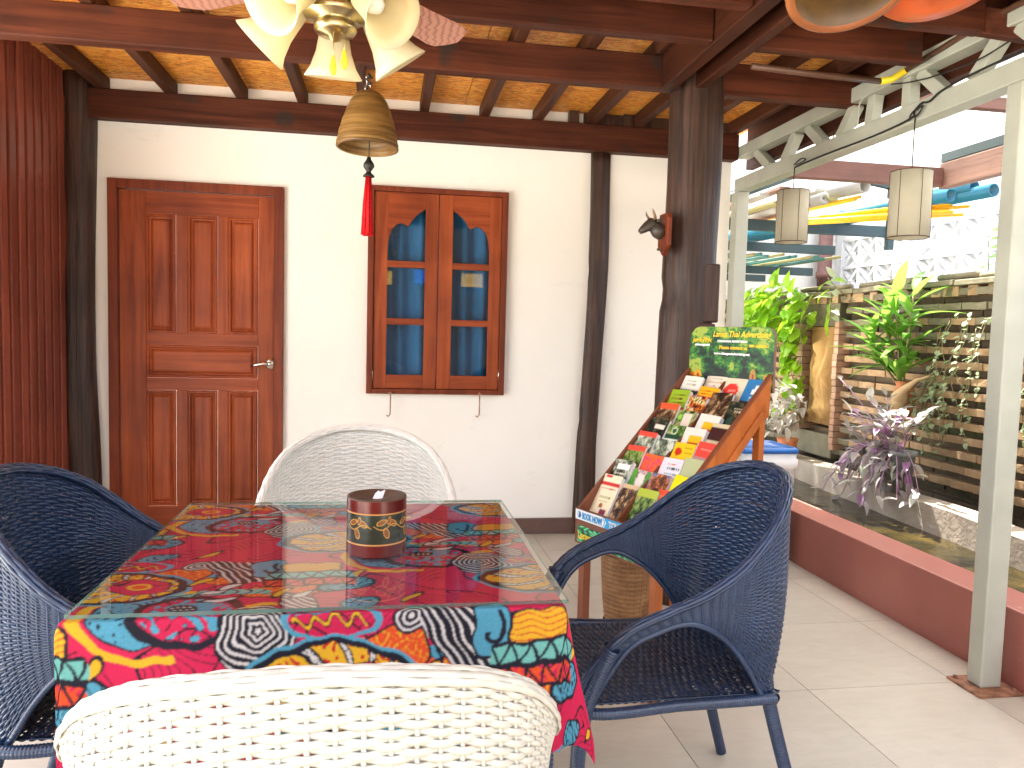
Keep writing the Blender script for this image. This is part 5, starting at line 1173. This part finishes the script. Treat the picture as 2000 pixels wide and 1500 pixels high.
ZZ = sz0+(top-.001-sz0)*VV; PS = np.array(rp(0, sn-.0015, 0))+SS[..., None]*Dn+ZZ[..., None]*UP
grid_obj('sign_print', 'signp', PS, fn_sign(UU, (ZZ-sz0)/(sz1-sz0)), rk)
def stext(b, s, z, size, mat, wd, sh=.25): text(b, size, mat, frame(rp(s, sn-.003, z), D, (0, 0, 1)), rk, shear=sh, bold=.0006, width=wd)
stext('Lanna Thai Advertising', .125, 1.266, .032, 'letyel', .285)
stext('Jungle Flight', .018, 1.243, .026, 'letyel', .105)
stext('CHIANGMAI ADVERTISING', .150, 1.244, .012, 'letwhite', .15, 0)
stext('081-3882311', .310, 1.228, .014, 'letyel', .09, 0)
stext('Please contact us', .160, 1.217, .020, 'letyel', .14, 0)
stext('www.chiangmaiadvertising.net', .135, 1.195, .013, 'letwhite', .18, 0)
stext('chiangmai', .030, 1.228, .012, 'letwhite', .08, 0)

# brochures, each one standing in its pocket
def photo(U_, V_, seed, pal, f=7):
    n = .6*lown(U_, V_, f, f*1.6, seed)+.4*lown(U_, V_, f*3, f*4, seed+50); n = (n-n.min())/(n.max()-n.min()+1e-9); c = np.empty(U_.shape+(3,)); k = len(pal)
    idx = np.clip((n*1.25-.12)*k, 0, k-1e-3).astype(int)
    for i, h in enumerate(pal): c[idx == i] = col(h)
    return c
GR = ['15240f', '3f5f24', '6d8a3c', 'a3a06a']; BR = ['1c130c', '4c3422', '8a6a48', 'c5aa85']; FD = ['2a0d08', '8b2c12', 'd07c2a', 'e8cf9a', '3c5f2a']; GY = ['20261f', '55604c', '8e977f', 'c9ccba']; PU = ['4a2f45', '9c6d7a', 'd3b9bd', '6f8a5b']; BK = ['080908', '14201a', '2c3a2c', '6b5436']
def design(spec, seed):
    def f(U_, V_):
        c = photo(U_, V_, seed, spec.get('pal', GR))
        for (y0, y1, h) in spec.get('bands', []): c[(V_ >= y0) & (V_ <= y1)] = col(h)
        for (x0, x1, y0, y1, h) in spec.get('rects', []): c[(U_ > x0) & (U_ < x1) & (V_ > y0) & (V_ < y1)] = col(h)
        for (x, y, r, h) in spec.get('dots', []): c[np.hypot(U_-x, (V_-y)*2.0) < r] = col(h)
        # lines of small print
        for (y, x0, x1, h) in spec.get('lines', []): c[(np.abs(V_-y) < .016) & (U_ > x0) & (U_ < x1) & (np.sin(U_*70+y*40) > -.4)] = col(h)
        if 'motif' in spec:
            n = cells2(U_, V_); m = (V_ > spec['motif'][1]) & (V_ < spec['motif'][2]) & (n > .15); c[m] = col(spec['motif'][0])
        return np.clip(c*1.08, 0, .85)
    return f
def cells2(U_, V_): return np.sin(U_*40+2*np.sin(V_*60))*np.sin(V_*75+2*np.sin(U_*30))
BRO = [
 # column 0 (left), bottom to top
 (0, 0, dict(bands=[(0, 1, 'e6d9b8'), (.78, .84, 'c7342f')], rects=[(.1, .45, .95, .99, 'c8102e'), (.15, .5, .10, .22, 'e3b21b'), (.5, .85, .18, .32, '8a3550'), (.1, .4, .02, .09, '9c3d6a')], lines=[(.72, .1, .9, 'b03326'), (.55, .2, .8, '7c8a3c'), (.47, .2, .7, '7c8a3c')], dots=[(.7, .08, .16, '4a6f9a'), (.45, .38, .1, '9a5a2a')]), 'cream massage leaflet with fruit pictures, lowest at the left'),
 (0, 1, dict(pal=GY, rects=[(.25, .95, .80, .92, 'ece9e0')], lines=[(.72, .3, .9, 'e4e0d0')]), 'black and white animal park leaflet, second from the bottom left'),
 (0, 2, dict(pal=GR, bands=[(.90, 1, 'df4a3a')], dots=[(.5, .35, .28, 'd9c21c'), (.3, .6, .14, 'ece6cf')]), 'leaflet with a red top band over a yellow bird'),
 (0, 3, dict(pal=GY, bands=[(.90, 1, 'd94a3a')], dots=[(.55, .45, .26, '6d6a66')]), 'leaflet with a red top band over a grey elephant'),
 (0, 4, dict(pal=BK, rects=[(.35, .9, .78, .88, 'd9d4c2')], dots=[(.4, .5, .2, 'b08a4a')]), 'dark leaflet with white lettering beside the rack edge'),
 (0, 5, dict(pal=BR, bands=[(.88, 1, 'e0542f')], dots=[(.4, .35, .22, 'd7b62a'), (.65, .6, .14, '7b8a2c')]), 'leaflet with an orange top band under the lime green one'),
 (0, 6, dict(pal=BR, bands=[(.62, 1, '8fae2a'), (.52, .60, 'df5a38')], lines=[(.88, .15, .9, '5a2c12'), (.80, .15, .8, '6a3416'), (.72, .3, .9, '5a2c12')]), 'lime green leaflet with brown lettering, upper left'),
 (0, 7.3, dict(pal=PU, bands=[(.68, 1, 'd8d8cc'), (.60, .67, '1b3a2a')], dots=[(.5, .3, .3, '6b4638')], lines=[(.88, .2, .7, '8a8a80'), (.80, .2, .8, '9a9a8c')]), 'tall leaflet with a pale header over an elephant, top left'),
 # column 1
 (1, 0, dict(pal=BR, bands=[(.93, 1, 'c9b08a')]), 'tan leaflet of a village crowd in the second column, lowest'),
 (1, 1, dict(pal=PU, rects=[(0, .28, 0, 1, '4f9a2e'), (.75, 1, 0, 1, '4b8f3a'), (.35, .68, .55, .92, 'dcd3c8')]), 'leaflet with green sides and a pale middle'),
 (1, 2, dict(bands=[(0, 1, 'e4632a')], motif=('d13a6a', .45, .95), lines=[(.3, .1, .9, 'f0d9c0')]), 'orange leaflet printed with pink characters, middle left'),
 (1, 3, dict(pal=GY, bands=[(.0, .2, 'b89a5a')], dots=[(.5, .48, .24, '5a3420'), (.5, .48, .16, 'a88a6a')]), 'sage leaflet with a round brown emblem'),
 (1, 4, dict(pal=GR, bands=[(.72, .80, '16402a'), (.66, .70, 'd8e0d0')], dots=[(.5, .88, .16, 'b8c8a0'), (.5, .88, .10, '1c4a30')]), 'dark green leaflet with a pale ring'),
 (1, 5, dict(pal=GR, rects=[(.4, .85, .55, .95, 'd9c9b8')], dots=[(.25, .85, .12, '8fbf4a')]), 'green leaflet with a cream box in the second column'),
 (1, 6, dict(pal=FD, bands=[], rects=[(.45, .95, .05, .30, 'e8dcd0')], dots=[(.2, .2, .14, '2f6a78')]), 'dark red food leaflet with small dish pictures'),
 (1, 7, dict(bands=[(0, 1, 'c01a44'), (.78, 1, 'f0a81a')], rects=[(.3, .85, .42, .72, 'edd3c3')], lines=[(.90, .1, .9, 'b0341a'), (.83, .1, .8, 'b0341a'), (.32, .1, .9, 'e88aa0')]), 'magenta leaflet with a yellow header and a white box'),
 (1, 8, dict(bands=[(0, 1, 'ddd2bf'), (.2, .3, 'e0604a')], lines=[(.86, .3, .8, '8a6a3a'), (.78, .15, .85, 'b08a5a')], dots=[(.5, .62, .16, 'b5482a'), (.5, .64, .10, 'ddd2bf')]), 'cream leaflet with a small boat emblem at the top'),
 # column 2
 (2, 0, dict(pal=GR, bands=[(.86, 1, 'a9b83a')]), 'lime topped leaflet behind the orange triangle'),
 (2, 1, dict(pal=['4a2a18', '8a4a2a', 'c8855a', '2f6a9a'], bands=[(.0, .25, '3f86b8')], dots=[(.5, .62, .22, '3a1c10')]), 'brown and blue leaflet with elephants beside the yellow booklet'),
 (2, 2, dict(bands=[(0, 1, 'd9d6dc')], lines=[(.88, .3, .7, 'c0642a'), (.80, .3, .95, '22384a'), (.70, .25, .95, '2a6a8a')], dots=[(.25, .35, .08, '5a4a9a')]), 'white leaflet with a ranger title above the blue one'),
 (2, 3, dict(bands=[(0, .62, '6a4a1a'), (.62, 1, 'e9bc12')], pal=BR, dots=[(.28, .82, .16, 'c22a12')], lines=[(.90, .55, .95, '4a3010'), (.82, .55, .95, '4a3010'), (.5, .1, .9, 'e9bc12')]), 'yellow leaflet with a red figure, third column'),
 (2, 4, dict(bands=[(0, 1, 'd8d8cc'), (0, .2, '7a867a')], rects=[(.3, .95, .72, .84, 'e0b01a'), (.3, .85, .66, .72, 'b8401a')], dots=[(.5, .32, .13, '7a6a70')]), 'white leaflet with a yellow logo, lower of two'),
 (2, 5, dict(bands=[(0, 1, 'd8d8cc'), (0, .2, '7a867a')], rects=[(.3, .95, .72, .84, 'e0b01a'), (.3, .85, .66, .72, 'b8401a')], dots=[(.5, .32, .13, '7a6a70')]), 'white leaflet with a yellow logo, upper of two'),
 (2, 6.4, dict(pal=BR, bands=[(.1, .28, 'c0c41c')], rects=[(.7, 1, .18, .27, 'd9402a')]), 'brown animal leaflet with a lime bottom band'),
 (2, 8, dict(bands=[(0, 1, 'd6cdb0'), (0, .3, '6a6e4c')], dots=[(.38, .62, .34, 'dc3c34')], lines=[(.62, .2, .6, 'f0b0a0')]), 'cream leaflet with a big red disc at the top'),
 # column 3
 (3, .2, dict(bands=[(0, 1, 'd84a2a')], motif=('e8803a', .1, .9)), 'orange pointed leaflet low in the right column'),
 (3, 1.2, dict(bands=[(0, .42, '4a2f8a'), (.42, 1, 'efd80a')], lines=[(.36, .15, .6, 'c8c0e0'), (.30, .15, .8, 'c8c0e0'), (.24, .15, .7, 'c8c0e0'), (.18, .15, .5, 'c8c0e0'), (.70, .2, .8, 'c8b00a')]), 'yellow and purple booklet in the right column'),
 (3, 2.2, dict(bands=[(0, 1, 'b3b98a'), (0, .28, 'e8803a')], dots=[(.55, .45, .26, '7a3550'), (.55, .45, .20, 'd8c8c0'), (.55, .45, .12, '7a3550')]), 'sage leaflet with an orange base and oval seal'),
 (3, 3.3, dict(bands=[(0, 1, 'b88a8a'), (.70, 1, 'e0483a')], lines=[(.86, .2, .9, 'f0b8a8')], pal=PU), 'leaflet with a wide coral red top band, right column'),
 (3, 4.5, dict(bands=[(0, 1, 'cbbd98'), (.66, .92, '3a1616')], dots=[(.45, .42, .12, '8a7a4a')]), 'cream leaflet with a dark maroon band'),
 (3, 6, dict(pal=BK, bands=[(.0, .14, 'c8502a')], rects=[(.1, .9, .2, .28, 'c05a3a')], lines=[(.86, .3, .95, 'cfc6a4'), (.80, .3, .95, 'cfc6a4')], dots=[(.3, .6, .14, '2a4a3a'), (.7, .5, .12, '8a4a2a')]), 'large black leaflet with a pale title, upper right'),
 (3, 8, dict(bands=[(0, 1, '2f78b0'), (.30, .42, '2a2026'), (0, .30, 'd0c49c')], rects=[(.38, .66, .60, .72, 'dfe4e0')], lines=[(.52, .35, .75, '9cc0d8'), (.47, .35, .75, '9cc0d8')], dots=[(.52, .76, .09, 'dfe4e0')]), 'blue leaflet with a white stupa emblem, top right'),
]
tilt = math.radians(60); UPB = np.array(N_)*math.cos(tilt)+np.array([0, 0, 1.])*math.sin(tilt)
colx = [.012, .108, .214, .312]
for k, (c_, row, spec, lab) in enumerate(BRO):
    jit = random.Random(k); n0 = .010+.058*row*.98; z0 = .515+.945*n0; s0 = colx[c_]+jit.uniform(-.004, .004); wdt = .103+.002*(c_ == 3); hgt = .205 if row < 7 else .19
    if c_ == 0: z0 += .02
    t = root('brochure', tuple(rp(s0, n0, z0)), lab, 'brochure', 'brochures in the rack pockets')
    a = jit.uniform(-.05, .05); xd = Dn*math.cos(a)+UPB*math.sin(a); yd = UPB*math.cos(a)-Dn*math.sin(a)
    pn = np.cross(xd, yd)
    printed('cover', 'print', np.array(rp(s0, n0, z0)), xd, yd, wdt, hgt, design(spec, k+5), t, 22, 44, curl=jit.uniform(0, .004))
    o = np.array(rp(s0, n0, z0))-pn*.0008; th = jit.choice([.006, .010, .014, .018])
    build(MB().hexa([o-pn*th, o-pn*th+xd*wdt, o-pn*th+xd*wdt+yd*hgt*.985, o-pn*th+yd*hgt*.985], [o, o+xd*wdt, o+xd*wdt+yd*hgt*.985, o+yd*hgt*.985]), 'pages', 'paper', t)

# basket under the rack
bk = root('bamboo_basket', (.93, 2.95, 0), 'woven bamboo basket with dark base standing under the rack', 'basket')
bc = (.975, 2.905)
def sq(r, z, sqr, off=0):
    out = []
    for k in range(40):
        a = 2*PI*k/40+PI/5; e = 1/((abs(math.cos(a-PI/5+.0))**sqr+abs(math.sin(a-PI/5))**sqr)**(1/sqr)); out.append((bc[0]+r*e*math.cos(a), bc[1]+r*e*math.sin(a), z))
    return out
rings = []; nz = 30
for i in range(nz+1):
    t = i/nz; rings.append(sq(.075+.030*t**.8+.0022*(i % 2), .115+.27*t, 3.2-1.1*t))
for i in range(nz): rings.append(sq(.100-.030*(i/nz), .385-.26*i/nz, 2.4))
vs = [p for r in rings for p in r]; fs = [(i*40+k, i*40+(k+1) % 40, (i+1)*40+(k+1) % 40, (i+1)*40+k) for i in range(len(rings)-1) for k in range(40)]
build(MB().add(vs, fs), 'woven_body', 'basket', bk)
st = MB()
for k in range(0, 40, 2):
    st.tube([Vector(rings[0][k]), Vector(rings[10][k]), Vector(rings[20][k]), Vector(rings[30][k])], .0028, 5)
build(st, 'stakes', 'basket', bk, True)
b0_ = sq(.102, 0, 4); b1_ = sq(.078, .118, 4)
vs = b0_+b1_; 
build(MB().add(vs, [(k, (k+1) % 40, 40+(k+1) % 40, 40+k) for k in range(40) if (k % 10) not in (4,)]), 'base_skirt', 'darkbr', bk)
for k in (2, 12, 22, 32): build(MB().tube([b0_[k], b1_[k], rings[3][k]], .004, 6), 'corner_peg', 'basket', bk, True)

# storage bin with blue lid
bn = root('storage_bin', (2.1, 4.05, 0), 'white plastic storage bin with blue lid behind the rack', 'bin')
def rsq(cx, cy, h, z, r=.035):
    out = []
    for qx, qy, a0_ in ((1, 1, 0), (-1, 1, PI/2), (-1, -1, PI), (1, -1, 1.5*PI)):
        for k in range(5): a = a0_+k*PI/8; out.append((cx+qx*(h-r)+r*math.cos(a), cy+qy*(h-r)+r*math.sin(a), z))
    return out
def loft(rs, name, mat, par):
    n = len(rs[0]); vs = [p for r in rs for p in r]; fs = [(i*n+k, i*n+(k+1) % n, (i+1)*n+(k+1) % n, (i+1)*n+k) for i in range(len(rs)-1) for k in range(n)]+[tuple(range(n-1, -1, -1)), tuple((len(rs)-1)*n+k for k in range(n))]
    return build(MB().add(vs, fs), name, mat, par, True)
bcx, bcy = 2.09, 4.03
loft([rsq(bcx, bcy, .145, .0), rsq(bcx, bcy, .165, .545), rsq(bcx, bcy, .173, .55), rsq(bcx, bcy, .173, .60), rsq(bcx, bcy, .167, .602), rsq(bcx, bcy, .168, .635)], 'tub', 'bucket', bn)
loft([rsq(bcx, bcy, .174, .636), rsq(bcx, bcy, .174, .655), rsq(bcx, bcy, .166, .664), rsq(bcx, bcy, .155, .664), rsq(bcx, bcy, .150, .652)], 'lid', 'bluelid', bn)
